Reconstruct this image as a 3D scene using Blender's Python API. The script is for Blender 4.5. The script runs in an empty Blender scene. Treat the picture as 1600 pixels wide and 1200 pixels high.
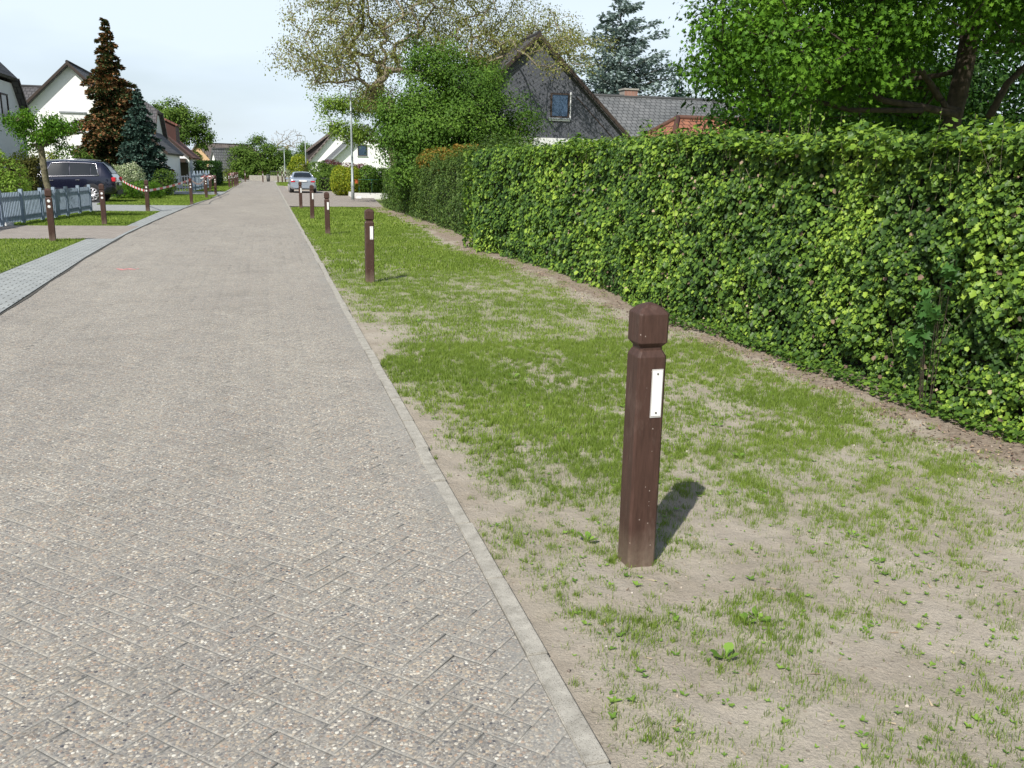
import bpy, bmesh, math, random
import numpy as np
from mathutils import Vector, Matrix
random.seed(7)
rng = np.random.default_rng(7)
R = math.radians
sc = bpy.context.scene
col = sc.collection

# ---------------------------------------------------------------- camera, sky, sun
cam_d = bpy.data.cameras.new("camera"); cam = bpy.data.objects.new("camera", cam_d); col.objects.link(cam)
cam_d.sensor_width = 36; cam_d.lens = 31.05; cam_d.clip_start = .05; cam_d.clip_end = 3000
cam.matrix_world = (Matrix.Translation((0, 0, 1.55)) @ Matrix.Rotation(R(-15.38), 4, 'Z')
                    @ Matrix.Rotation(R(90 - 13.55), 4, 'X') @ Matrix.Rotation(R(1.1), 4, 'Z'))
sc.camera = cam
SUN_EL = 46.0; SUN_DIR = Vector((-.63, -.77, 0)).normalized()      # towards the sun, on the ground plane
w = bpy.data.worlds.new("World"); sc.world = w; w.use_nodes = True
nt = w.node_tree; nt.nodes.clear()
wo = nt.nodes.new('ShaderNodeOutputWorld'); bg = nt.nodes.new('ShaderNodeBackground')
sky = nt.nodes.new('ShaderNodeTexSky'); sky.sky_type = 'NISHITA'; sky.sun_disc = False
sky.sun_elevation = R(SUN_EL); sky.sun_rotation = math.atan2(SUN_DIR.x, SUN_DIR.y); sky.air_density = 1.0; sky.dust_density = 1.5
tc = nt.nodes.new('ShaderNodeTexCoord'); mp = nt.nodes.new('ShaderNodeMapping'); mp.inputs['Scale'].default_value = (1.0, 1.0, 3.2)
nz = nt.nodes.new('ShaderNodeTexNoise'); nz.inputs['Scale'].default_value = 1.6; nz.inputs['Detail'].default_value = 5; nz.inputs['Roughness'].default_value = .5
cr = nt.nodes.new('ShaderNodeValToRGB'); cr.color_ramp.elements[0].position = .34; cr.color_ramp.elements[0].color = (.30, .30, .30, 1)
cr.color_ramp.elements[1].position = .62; cr.color_ramp.elements[1].color = (.95, .95, .95, 1)
mx = nt.nodes.new('ShaderNodeMix'); mx.data_type = 'RGBA'; mx.inputs[7].default_value = (8.1, 9.3, 10.4, 1)
L = nt.links.new
L(tc.outputs['Generated'], mp.inputs[0]); L(mp.outputs[0], nz.inputs[0]); L(nz.outputs[0], cr.inputs[0]); 
sxyz = nt.nodes.new('ShaderNodeSeparateXYZ'); L(tc.outputs['Generated'], sxyz.inputs[0])
el = nt.nodes.new('ShaderNodeMapRange'); el.inputs['From Min'].default_value = .16; el.inputs['From Max'].default_value = .5; el.inputs['To Min'].default_value = 1.0; el.inputs['To Max'].default_value = .16
L(sxyz.outputs[2], el.inputs[0]); mm = nt.nodes.new('ShaderNodeMath'); mm.operation = 'MULTIPLY'; L(cr.outputs[0], mm.inputs[0]); L(el.outputs[0], mm.inputs[1]); L(mm.outputs[0], mx.inputs[0])
L(sky.outputs[0], mx.inputs[6]); L(mx.outputs[2], bg.inputs[0]); bg.inputs[1].default_value = .092; L(bg.outputs[0], wo.inputs[0])
sun_d = bpy.data.lights.new("sun", 'SUN'); sun = bpy.data.objects.new("sun", sun_d); col.objects.link(sun)
sun_d.energy = 5.0; sun_d.angle = R(.55); sun_d.color = (1, .965, .90)
sv = SUN_DIR * math.cos(R(SUN_EL)) + Vector((0, 0, math.sin(R(SUN_EL))))
sun.rotation_euler = (-sv).to_track_quat('-Z', 'Y').to_euler(); sun.location = (-20, -20, 30)
sc.view_settings.view_transform = 'Standard'; sc.view_settings.look = 'None'; sc.view_settings.gamma = 1
sc.view_settings.exposure = 0.22
sc.render.engine = 'CYCLES'; sc.cycles.max_bounces = 6; sc.cycles.diffuse_bounces = 3; sc.cycles.glossy_bounces = 2
sc.cycles.transmission_bounces = 3; sc.cycles.transparent_max_bounces = 6; sc.cycles.use_denoising = True

# ---------------------------------------------------------------- helpers
def tag(o, label=None, cat=None, group=None, kind=None):
    if label: o['label'] = label
    if cat: o['category'] = cat
    if group: o['group'] = group
    if kind: o['kind'] = kind
    return o
def link(name, me, mat=None, parent=None):
    o = bpy.data.objects.new(name, me); col.objects.link(o)
    if mat:
        if isinstance(mat, (list, tuple)):
            for m in mat: me.materials.append(m)
        else: me.materials.append(mat)
    if parent: o.parent = parent
    return o
def empty(name, loc, rz=0, label=None, cat=None, group=None):
    o = bpy.data.objects.new(name, None); col.objects.link(o); o.location = loc; o.rotation_euler = (0, 0, rz)
    o.empty_display_size = .2
    return tag(o, label, cat, group)
def copy_tree(o, parent=None):
    c = o.copy(); col.objects.link(c); c.parent = parent
    for ch in list(o.children): copy_tree(ch, c)
    return c
def np_mesh(name, V, F, attrs=None, smooth=False, mi=None):
    """V (n,3); F list of (m,k) int arrays"""
    me = bpy.data.meshes.new(name); V = np.asarray(V, np.float32)
    if not isinstance(F, list): F = [F]
    F = [f for f in F if len(f)]
    me.vertices.add(len(V)); me.vertices.foreach_set('co', V.ravel())
    loops = np.concatenate([f.ravel() for f in F]).astype(np.int32)
    tot = np.concatenate([np.full(len(f), f.shape[1]) for f in F]).astype(np.int32)
    st = np.concatenate([[0], np.cumsum(tot)[:-1]]).astype(np.int32)
    me.loops.add(len(loops)); me.loops.foreach_set('vertex_index', loops)
    me.polygons.add(len(tot)); me.polygons.foreach_set('loop_start', st); me.polygons.foreach_set('loop_total', tot)
    if smooth: me.polygons.foreach_set('use_smooth', np.ones(len(tot), bool))
    if mi is not None: me.polygons.foreach_set('material_index', np.asarray(mi, np.int32))
    for k, a in (attrs or {}).items():
        at = me.attributes.new(k, 'FLOAT', 'POINT'); at.data.foreach_set('value', np.asarray(a, np.float32))
    me.update(calc_edges=True); me.validate(clean_customdata=False)
    return me
class MB:
    """collects simple solids into ONE mesh"""
    def __init__(s): s.bm = bmesh.new()
    def box(s, x0, x1, y0, y1, z0, z1, bevel=0):
        vs = [s.bm.verts.new((x, y, z)) for z in (z0, z1) for x, y in ((x0, y0), (x1, y0), (x1, y1), (x0, y1))]
        fs = [(0, 3, 2, 1), (4, 5, 6, 7), (0, 1, 5, 4), (1, 2, 6, 5), (2, 3, 7, 6), (3, 0, 4, 7)]
        faces = [s.bm.faces.new([vs[i] for i in f]) for f in fs]
        if bevel:
            es = list({e for f in faces for e in f.edges})
            bmesh.ops.bevel(s.bm, geom=es, offset=bevel, segments=2, affect='EDGES')
        return s
    def prism(s, pts, y0, y1, axis='y'):
        """pts (a,b) outline extruded along axis"""
        def mk(p, t):
            return {'y': (p[0], t, p[1]), 'x': (t, p[0], p[1]), 'z': (p[0], p[1], t)}[axis]
        a = [s.bm.verts.new(mk(p, y0)) for p in pts]; b = [s.bm.verts.new(mk(p, y1)) for p in pts]
        n = len(pts); s.bm.faces.new(a); s.bm.faces.new(b[::-1])
        for i in range(n): s.bm.faces.new([a[i], b[i], b[(i + 1) % n], a[(i + 1) % n]])
        return s
    def poly(s, pts):
        s.bm.faces.new([s.bm.verts.new(p) for p in pts]); return s
    def tube(s, pts, rad, n=8, cap=True, smooth=True):
        pts = [Vector(p) for p in pts]
        if not isinstance(rad, (list, tuple)): rad = [rad] * len(pts)
        rings = []; up = Vector((0, 0, 1))
        for i, p in enumerate(pts):
            d = (pts[min(i + 1, len(pts) - 1)] - pts[max(i - 1, 0)]).normalized()
            u = up if abs(d.dot(up)) < .95 else Vector((1, 0, 0))
            a = d.cross(u).normalized(); b = d.cross(a)
            rings.append([s.bm.verts.new(p + (a * math.cos(t) + b * math.sin(t)) * rad[i]) for t in [2 * math.pi * k / n for k in range(n)]])
        for i in range(len(rings) - 1):
            for k in range(n):
                f = s.bm.faces.new([rings[i][k], rings[i][(k + 1) % n], rings[i + 1][(k + 1) % n], rings[i + 1][k]]); f.smooth = smooth
        if cap: s.bm.faces.new(rings[0][::-1]); s.bm.faces.new(rings[-1])
        return s
    def cyl(s, c, r, h, axis='z', n=20, r2=None):
        c = Vector(c); d = {'x': Vector((1, 0, 0)), 'y': Vector((0, 1, 0)), 'z': Vector((0, 0, 1))}[axis]
        return s.tube([c, c + d * h], [r, r if r2 is None else r2], n)
    def build(s, name, mat, parent=None, smooth=None):
        bmesh.ops.recalc_face_normals(s.bm, faces=s.bm.faces)
        me = bpy.data.meshes.new(name); s.bm.to_mesh(me); s.bm.free()
        if smooth:
            for p in me.polygons: p.use_smooth = True
        return link(name, me, mat, parent)
# value noise
def vnoise(x, y, seed=0):
    x = np.asarray(x, float); y = np.asarray(y, float)
    g = np.random.default_rng(seed).random((256, 256))
    xi = np.floor(x).astype(int); yi = np.floor(y).astype(int); fx = x - xi; fy = y - yi
    fx = fx * fx * (3 - 2 * fx); fy = fy * fy * (3 - 2 * fy)
    a = g[xi % 256, yi % 256]; b = g[(xi + 1) % 256, yi % 256]; c = g[xi % 256, (yi + 1) % 256]; d = g[(xi + 1) % 256, (yi + 1) % 256]
    return (a * (1 - fx) + b * fx) * (1 - fy) + (c * (1 - fx) + d * fx) * fy
def fbm(x, y, seed=0, oct=4):
    s = 0; t = 0; a = 1
    for i in range(oct):
        s = s + a * vnoise(x * 2 ** i + 17 * i, y * 2 ** i + 31 * i, seed + i); t += a; a *= .5
    return s / t

# ---------------------------------------------------------------- materials
class NM:
    def __init__(s, name):
        s.m = bpy.data.materials.new(name); s.m.use_nodes = True; s.t = s.m.node_tree; s.t.nodes.clear()
        s.out = s.t.nodes.new('ShaderNodeOutputMaterial'); s.b = s.t.nodes.new('ShaderNodeBsdfPrincipled')
        s.t.links.new(s.b.outputs[0], s.out.inputs[0])
    def n(s, kind, **kw):
        o = s.t.nodes.new('ShaderNode' + kind)
        for k, v in kw.items():
            if k in o.inputs.keys() if not k.startswith('_') else False: o.inputs[k].default_value = v
            else: setattr(o, k.lstrip('_'), v)
        return o
    def l(s, a, b): s.t.links.new(a, b)
    def set(s, **kw):
        for k, v in kw.items(): s.b.inputs[k.replace('_', ' ')].default_value = v
        return s
    def coord(s, scale=(1, 1, 1), which='Object'):
        t = s.n('TexCoord'); m = s.n('Mapping'); m.inputs['Scale'].default_value = scale; s.l(t.outputs[which], m.inputs[0]); return m.outputs[0]
    def noise(s, scale, detail=4, rough=.55, co=None):
        o = s.n('TexNoise'); o.inputs['Scale'].default_value = scale; o.inputs['Detail'].default_value = detail; o.inputs['Roughness'].default_value = rough
        s.l(co if co is not None else s.coord(), o.inputs['Vector']); return o.outputs['Fac']
    def ramp(s, fac, stops, interp='LINEAR'):
        o = s.n('ValToRGB'); e = o.color_ramp.elements; o.color_ramp.interpolation = interp
        while len(e) < len(stops): e.new(.5)
        for i, (p, c) in enumerate(stops):
            e[i].position = p; e[i].color = (*c, 1) if len(c) == 3 else c
        s.l(fac, o.inputs[0]); return o.outputs[0]
    def mix(s, fac, a, b, mode='MIX'):
        o = s.n('Mix'); o.data_type = 'RGBA'; o.blend_type = mode
        for v, i in ((fac, 0), (a, 6), (b, 7)):
            if hasattr(v, 'is_output'): s.l(v, o.inputs[i])
            else: o.inputs[i].default_value = v if i == 0 else (*v, 1)
        return o.outputs[2]
    def math(s, op, a, b=0.0, clamp=False):
        o = s.n('Math'); o.operation = op; o.use_clamp = clamp
        for v, i in ((a, 0), (b, 1)):
            if hasattr(v, 'is_output'): s.l(v, o.inputs[i])
            else: o.inputs[i].default_value = v
        return o.outputs[0]
    def attr(s, name):
        o = s.n('Attribute'); o.attribute_name = name; return o.outputs['Fac']
    def color(s, c):
        if hasattr(c, 'is_output'): s.l(c, s.b.inputs['Base Color'])
        else: s.b.inputs['Base Color'].default_value = (*c, 1)
        return s
    def bump(s, h, dist=.01, strength=1):
        o = s.n('Bump'); o.inputs['Distance'].default_value = dist; o.inputs['Strength'].default_value = strength
        s.l(h, o.inputs['Height']); s.l(o.outputs[0], s.b.inputs['Normal']); return s
def simple(name, c, rough=.6, metal=0, var=.12, scale=6, bump=0):
    m = NM(name); f = m.noise(scale)
    m.color(m.ramp(f, [(.3, tuple(x * (1 - var) for x in c)), (.7, tuple(min(1, x * (1 + var)) for x in c))]))
    m.set(Roughness=rough, Metallic=metal)
    if bump: m.bump(m.noise(scale * 8, 5), bump)
    return m.m
def leaf_mat(name, stops, rough=.45, trans=.3, tint=(1, 1.15, .5), spec=.5, patch=0, pscale=.8):
    """leaf colour from each leaf's own random number, optionally drifting in patches"""
    spec *= .45; sat = (.95, 1.06, .62) if 'needle' not in name and 'purple' not in name and 'variegated' not in name else (1, 1, 1)
    stops = [(p, tuple(min(1, a * b) for a, b in zip(c, sat))) for p, c in stops]
    m = NM(name); f = m.attr('rnd')
    if patch:
        p = m.noise(pscale, 3); f = m.math('ADD', f, m.math('MULTIPLY', m.math('SUBTRACT', p, .5), patch), True)
    c = m.ramp(f, stops); m.color(c); m.set(Roughness=rough); m.b.inputs['Specular IOR Level'].default_value = spec
    if trans:
        t = m.n('BsdfTranslucent'); m.l(m.mix(1.0, c, tint, 'MULTIPLY'), t.inputs[0])
        mxs = m.n('MixShader'); mxs.inputs[0].default_value = trans
        m.l(m.b.outputs[0], mxs.inputs[1]); m.l(t.outputs[0], mxs.inputs[2]); m.l(mxs.outputs[0], m.out.inputs[0])
    return m.m
M = {}
# exposed aggregate paving blocks
def aggregate():
    m = NM('exposed_aggregate'); co = m.coord()
    wn = m.n('TexNoise'); wn.inputs['Scale'].default_value = 60; m.l(co, wn.inputs[0])
    wm = m.n('Mix'); wm.data_type = 'VECTOR'; wm.inputs[0].default_value = .0035
    m.l(co, wm.inputs[4]); m.l(wn.outputs['Color'], wm.inputs[5]); wc = wm.outputs[1]
    def vor(scale, feature='F1'):
        v = m.n('TexVoronoi'); v.feature = feature; v.inputs['Scale'].default_value = scale; m.l(wc, v.inputs['Vector']); return v
    v1 = vor(88); v2 = vor(200)
    def pebble(v, stops):
        sep = m.n('SeparateColor'); m.l(v.outputs['Color'], sep.inputs[0]); return m.ramp(sep.outputs[0], stops, 'CONSTANT'), sep.outputs[1]
    p1, k1 = pebble(v1, [(0, (.20, .17, .145)), (.12, (.34, .29, .235)), (.26, (.27, .25, .23)), (.4, (.43, .36, .28)), (.52, (.13, .125, .13)), (.60, (.31, .28, .25)), (.72, (.38, .27, .20)), (.78, (.55, .50, .43)), (.87, (.30, .23, .19)), (.945, (.66, .63, .57)), (.98, (.06, .06, .075))])
    p2, k2 = pebble(v2, [(0, (.19, .17, .155)), (.2, (.29, .26, .225)), (.4, (.22, .21, .20)), (.6, (.34, .30, .26)), (.75, (.14, .135, .14)), (.9, (.50, .47, .42))])
    cem = m.ramp(m.noise(9, 6, .65, co), [(.3, (.225, .218, .205)), (.7, (.30, .292, .275))])
    fine = m.mix(.85, m.mix(.35, cem, (.12, .11, .10)), p2)
    mask = m.math('MULTIPLY', m.math('LESS_THAN', v1.outputs['Distance'], .5), m.math('GREATER_THAN', k1, .1))
    # a little cement film wears over the stones in places, more at the block rims
    film = m.ramp(m.noise(3.1, 5, .6, co), [(.42, (0, 0, 0)), (.78, (.5, .5, .5))])
    sxx = m.n('SeparateXYZ'); m.l(co, sxx.inputs[0])
    band = m.math('MULTIPLY', m.ramp(m.math('ADD', sxx.outputs[0], m.math('MULTIPLY', m.noise(6, 4, .6, co), .25)), [(.66, (0, 0, 0)), (.86, (.95, .95, .95))]), m.ramp(m.noise(2.2, 3, .5, co), [(.3, (.35, .35, .35)), (.6, (1, 1, 1))]))
    film = m.math('MAXIMUM', film, band)
    edge = m.attr('edge')
    rim = m.math('MAXIMUM', film, m.math('MULTIPLY', m.math('ADD', edge, m.math('MULTIPLY', m.math('SUBTRACT', m.noise(24, 5, .6, co), .5), 1.5)), 1.0, True), True)
    mk = m.math('MULTIPLY', mask, m.math('SUBTRACT', 1.0, m.math('MULTIPLY', rim, .85)), True)
    c = m.mix(mk, m.mix(m.math('MULTIPLY', rim, .7), fine, cem), p1)
    br = m.attr('rnd'); c = m.mix(1.0, c, m.ramp(br, [(0, (.95, .95, .955)), (1, (1.04, 1.035, 1.025))]), 'MULTIPLY')
    big = m.ramp(m.noise(.45, 5, .6, m.coord((1.5, .45, 1))), [(.3, (.91, .91, .88)), (.7, (1.10, 1.11, 1.06))]); c = m.mix(1.0, c, big, 'MULTIPLY')
    st = m.ramp(m.noise(1.7, 6, .7, co), [(.25, (.82, .82, .81)), (.5, (1, 1, 1))]); c = m.mix(1.0, c, st, 'MULTIPLY')
    m.color(c); m.set(Roughness=.85)
    h = m.math('ADD', m.math('MULTIPLY', m.math('SUBTRACT', .5, v1.outputs['Distance']), mk), m.math('MULTIPLY', m.noise(260, 3, .6, co), .35))
    m.bump(h, .0022, .8)
    return m.m
M['road'] = aggregate()
m = NM('kerb_concrete'); co = m.coord()
v = m.n('TexVoronoi'); v.inputs['Scale'].default_value = 170; m.l(co, v.inputs[0])
pit = m.ramp(v.outputs['Distance'], [(.16, (.35, .34, .33)), (.30, (1, 1, 1))])
c = m.mix(1, m.ramp(m.noise(14, 7, .7, co), [(.3, (.23, .215, .18)), (.5, (.35, .33, .285)), (.75, (.47, .445, .385))]), pit, 'MULTIPLY'); m.color(c); m.set(Roughness=.9); m.bump(m.noise(150, 5, .7, co), .003); M['kerb'] = m.m
def block_mat(name, bx, by, c1, c2, cj, mort=.006):
    m = NM(name); co = m.coord(); b = m.n('TexBrick'); m.l(co, b.inputs['Vector']); b.inputs['Scale'].default_value = 1
    b.inputs['Brick Width'].default_value = bx; b.inputs['Row Height'].default_value = by; b.inputs['Mortar Size'].default_value = mort
    b.inputs['Color1'].default_value = (*c1, 1); b.inputs['Color2'].default_value = (*c2, 1); b.inputs['Mortar'].default_value = (*cj, 1); b.inputs['Bias'].default_value = 0
    n_ = m.ramp(m.noise(3, 6, .65), [(.25, (.8, .8, .8)), (.75, (1.15, 1.15, 1.15))]); g = m.ramp(m.noise(90, 4, .7), [(.3, (.85, .85, .85)), (.7, (1.1, 1.1, 1.1))])
    m.color(m.mix(1, m.mix(1, b.outputs['Color'], n_, 'MULTIPLY'), g, 'MULTIPLY')); m.set(Roughness=.88)
    m.bump(m.math('SUBTRACT', 1.0, b.outputs['Fac']), .004); return m.m
M['grey_block'] = block_mat('grey_paving_blocks', .2, .1, (.36, .38, .37), (.31, .33, .325), (.10, .10, .09), .007)
M['brown_block'] = block_mat('brown_paving_blocks', .2, .1, (.34, .30, .26), (.29, .255, .22), (.12, .11, .10), .005)
# sandy soil, tinted where seedlings cover it
m = NM('sandy_soil'); co = m.coord()
c = m.ramp(m.noise(2.3, 7, .65, co), [(.25, (.27, .228, .175)), (.5, (.355, .31, .25)), (.75, (.43, .385, .32))])
c = m.mix(1, c, m.ramp(m.noise(160, 4, .7, co), [(.3, (.78, .78, .78)), (.7, (1.14, 1.14, 1.14))]), 'MULTIPLY')
v = m.n('TexVoronoi'); v.inputs['Scale'].default_value = 34; m.l(co, v.inputs[0]); sp = m.n('SeparateColor'); m.l(v.outputs['Color'], sp.inputs[0])
crumb = m.math('MULTIPLY', m.math('LESS_THAN', v.outputs['Distance'], .22), m.math('GREATER_THAN', sp.outputs[0], .78))
c = m.mix(m.math('MULTIPLY', crumb, .5), c, m.ramp(sp.outputs[1], [(0, (.10, .08, .06)), (.55, (.26, .2, .15)), (.9, (.55, .5, .42))]))
lit = m.attr('litter'); c = m.mix(lit, c, m.ramp(m.noise(22, 6, .7, co), [(.3, (.12, .09, .065)), (.5, (.24, .19, .145)), (.75, (.36, .30, .23))]))
g = m.attr('grass'); c = m.mix(m.math('MULTIPLY', g, .75), c, m.ramp(m.noise(40, 4, .7, co), [(.3, (.13, .18, .045)), (.7, (.22, .27, .08))]))
m.color(c); m.set(Roughness=.95); m.bump(m.math('ADD', m.noise(70, 6, .7, co), m.math('MULTIPLY', m.noise(12, 4, .6, co), 1.5)), .012, .9); M['soil'] = m.m
m = NM('lawn_ground'); c = m.ramp(m.noise(1.2, 8, .7), [(.3, (.12, .175, .035)), (.55, (.17, .23, .055)), (.75, (.24, .27, .09))]); m.color(c); m.set(Roughness=.95); m.bump(m.noise(60, 5, .7), .03); M['lawn'] = m.m
M['grass'] = leaf_mat('grass_blade', [(0, (.11, .155, .045)), (.5, (.195, .255, .075)), (.85, (.31, .35, .13)), (1, (.45, .42, .24))], .5, .3, (1.1, 1.2, .5), .3)
M['weed'] = leaf_mat('weed_leaf', [(0, (.10, .18, .05)), (1, (.25, .36, .11))], .5, .3, (1.1, 1.2, .5), .3)
M['ivy'] = leaf_mat('ivy_leaf', [(0, (.028, .055, .025)), (.30, (.052, .098, .035)), (.55, (.10, .165, .045)), (.82, (.18, .265, .055)), (1, (.32, .40, .10))], .42, .24, (1.1, 1.15, .35), .4, .35, .9)
M['hedge2'] = leaf_mat('small_hedge_leaf', [(0, (.035, .065, .028)), (.5, (.075, .12, .042)), (1, (.145, .195, .075))], .45, .2, (1.1, 1.15, .4), .4, .4, .7)
M['maple'] = leaf_mat('maple_leaf', [(0, (.030, .070, .014)), (.5, (.078, .162, .026)), (1, (.165, .285, .045))], .5, .25, (1.2, 1.25, .3), .25)
M['lime'] = leaf_mat('bushy_tree_leaf', [(0, (.035, .075, .02)), (.5, (.085, .155, .034)), (1, (.17, .26, .06))], .5, .3, (1.1, 1.2, .4), .35, .5, .6)
M['walnut'] = leaf_mat('bronze_leaf', [(0, (.15, .14, .075)), (.5, (.24, .25, .12)), (.8, (.28, .22, .15)), (1, (.37, .38, .22))], .5, .35, (1.2, 1.1, .5), .3)
M['fresh'] = leaf_mat('fresh_leaf', [(0, (.10, .16, .04)), (1, (.27, .36, .10))], .5, .35, (1.1, 1.15, .4), .3)
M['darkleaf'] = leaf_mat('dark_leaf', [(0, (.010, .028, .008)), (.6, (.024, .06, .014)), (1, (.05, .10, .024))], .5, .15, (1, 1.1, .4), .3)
M['farleaf'] = leaf_mat('far_tree_leaf', [(0, (.045, .08, .028)), (.5, (.095, .15, .042)), (1, (.16, .22, .065))], .55, .2, (1, 1.1, .4), .2, .5, .35)
M['yellowleaf'] = leaf_mat('yellow_green_leaf', [(0, (.11, .16, .025)), (.5, (.24, .28, .04)), (1, (.42, .38, .06))], .5, .3, (1.1, 1.1, .3), .3, .5, .6)
M['olive'] = leaf_mat('olive_leaf', [(0, (.06, .08, .02)), (1, (.17, .19, .05))], .5, .25, (1.1, 1.1, .4), .3)
M['red_leaf'] = leaf_mat('red_young_leaf', [(0, (.07, .10, .02)), (.5, (.20, .17, .05)), (1, (.36, .16, .06))], .5, .3, (1.1, 1, .6), .3)
M['purple_leaf'] = leaf_mat('purple_leaf', [(0, (.06, .015, .02)), (1, (.16, .03, .05))], .5, .2, (1.1, .9, .8), .3)
M['white_leaf'] = leaf_mat('variegated_leaf', [(0, (.16, .24, .09)), (.5, (.38, .45, .25)), (1, (.66, .68, .5))], .5, .2, (1, 1, .8), .3)
M['brown_hedge'] = leaf_mat('brown_green_leaf', [(0, (.035, .035, .015)), (1, (.095, .085, .03))], .6, .1, (1, 1, .5), .2)
m_ = leaf_mat('half_dead_needles', [(0, (.03, .06, .025)), (.48, (.07, .10, .035)), (.6, (.14, .085, .04)), (1, (.34, .17, .08))], .7, .12, (1, 1, .6), .15, 1.5, .6); M['deadspruce'] = m_
M['bluespruce'] = leaf_mat('blue_green_needles', [(0, (.03, .065, .05)), (1, (.10, .165, .13))], .6, .08, (1, 1, 1), .2)
M['cedar'] = leaf_mat('cedar_needles', [(0, (.13, .18, .17)), (1, (.29, .36, .335))], .6, .1, (1, 1, 1), .2)
M['bark'] = simple('bark', (.075, .055, .038), .95, 0, .45, 14, .03)
M['lightbark'] = simple('mossy_bark', (.17, .15, .09), .95, 0, .45, 10, .03)
M['greybark'] = simple('grey_bark', (.25, .21, .15), .95, 0, .3, 10, .02)
M['hedgecore'] = simple('shaded_hedge_inside', (.028, .026, .014), .95, 0, .5, 14, .04)  # near-black core colour stands in for the shade inside the hedges
m = NM('recycled_plastic'); co = m.coord((1, 1, .12))
c = m.ramp(m.noise(60, 6, .7, co), [(.3, (.044, .023, .017)), (.6, (.069, .036, .027)), (.85, (.105, .061, .048))])
v = m.n('TexVoronoi'); v.inputs['Scale'].default_value = 55; m.l(m.coord(), v.inputs[0]); sp = m.n('SeparateColor'); m.l(v.outputs['Color'], sp.inputs[0])
c = m.mix(m.math('MULTIPLY', m.math('MULTIPLY', m.math('LESS_THAN', v.outputs['Distance'], .16), m.math('GREATER_THAN', sp.outputs[0], .86)), .7), c, (.34, .28, .24))
sx = m.n('SeparateXYZ'); m.l(m.coord(), sx.inputs[0]); dirt = m.math('MULTIPLY', m.ramp(sx.outputs[2], [(.0, (1, 1, 1)), (.16, (0, 0, 0))]), m.noise(30, 4, .7, m.coord()))
sm = m.ramp(m.noise(9, 6, .75, m.coord((1, 1, .35))), [(.52, (0, 0, 0)), (.78, (.5, .5, .5))]); c = m.mix(sm, c, (.20, .145, .12))
c = m.mix(m.math('MULTIPLY', dirt, .75, True), c, (.26, .21, .155))
m.color(c); m.set(Roughness=.55); m.b.inputs['Specular IOR Level'].default_value = .3; m.bump(m.noise(90, 6, .7, co), .0025, .7); M['bollard'] = m.m
M['reflector'] = simple('white_reflector', (.78, .78, .77), .35, 0, .06, 25)
M['frame_dark'] = simple('reflector_backing', (.42, .40, .38), .5)
M['screw'] = simple('dull_screw', (.22, .2, .18), .45, .8)
M['white'] = simple('white_render', (.86, .86, .85), .85, 0, .03, 1.5, .004)
M['greywhite'] = simple('weathered_white_wall', (.66, .66, .64), .85, 0, .08, 2, .006)
M['ochre'] = simple('pale_timber_cladding', (.50, .33, .19), .8, 0, .2, 9)
M['whiteframe'] = simple('white_frame', (.75, .75, .74), .5, 0, .04)
M['brownframe'] = simple('dark_brown_frame', (.045, .03, .022), .5, 0, .15)
M['zinc'] = simple('zinc_trim', (.36, .38, .4), .45, .3)
M['galv'] = simple('galvanised_pole', (.30, .34, .34), .5, .35, .1, 10)
m = NM('window_glass'); m.color((.015, .02, .026)); m.set(Roughness=.12, Metallic=0); m.b.inputs['Specular IOR Level'].default_value = .28; M['glass'] = m.m
m = NM('reflecting_pane'); m.color((.16, .24, .36)); m.set(Roughness=.12, Metallic=.75); M['skyglass'] = m.m
def tile_mat(name, c1, c2, bx=.3, by=.34):
    m = NM(name); t = m.n('TexCoord'); b = m.n('TexBrick'); m.l(t.outputs['UV'], b.inputs['Vector']); b.inputs['Scale'].default_value = 1; b.offset = .5
    b.inputs['Brick Width'].default_value = bx; b.inputs['Row Height'].default_value = by; b.inputs['Mortar Size'].default_value = .022; b.inputs['Mortar Smooth'].default_value = .5
    b.inputs['Color1'].default_value = (*c1, 1); b.inputs['Color2'].default_value = (*c2, 1); b.inputs['Mortar'].default_value = (*[x * .35 for x in c1], 1)
    n_ = m.ramp(m.noise(.9, 7, .7), [(.3, (.72, .74, .72)), (.7, (1.2, 1.18, 1.15))])
    m.color(m.mix(1, b.outputs['Color'], n_, 'MULTIPLY')); m.set(Roughness=.75); m.bump(m.math('SUBTRACT', 1.0, b.outputs['Fac']), .03); return m.m
M['darktile'] = tile_mat('anthracite_roof_tiles', (.075, .072, .078), (.10, .095, .10))
M['greytile'] = tile_mat('weathered_grey_roof_tiles', (.115, .12, .125), (.155, .16, .165), .3, .36)
M['browntile'] = tile_mat('brown_roof_tiles', (.14, .115, .105), (.18, .15, .135))
M['redtile'] = tile_mat('dark_red_roof_tiles', (.17, .065, .05), (.23, .09, .065))
M['orangetile'] = tile_mat('orange_clay_tiles', (.24, .095, .055), (.31, .13, .075), .25, .3)
m = NM('slate_cladding'); t = m.n('TexCoord'); mp2 = m.n('Mapping'); mp2.inputs['Rotation'].default_value = (0, R(33), 0); m.l(t.outputs['Object'], mp2.inputs[0])
sxz = m.n('SeparateXYZ'); m.l(mp2.outputs[0], sxz.inputs[0]); cxz = m.n('CombineXYZ'); m.l(sxz.outputs[0], cxz.inputs[0]); m.l(sxz.outputs[2], cxz.inputs[1])
b = m.n('TexBrick'); m.l(cxz.outputs[0], b.inputs['Vector']); b.inputs['Scale'].default_value = 1; b.inputs['Brick Width'].default_value = .26; b.inputs['Row Height'].default_value = .13; b.inputs['Mortar Size'].default_value = .008
b.inputs['Color1'].default_value = (.075, .08, .095, 1); b.inputs['Color2'].default_value = (.10, .105, .12, 1); b.inputs['Mortar'].default_value = (.055, .057, .065, 1)
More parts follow.
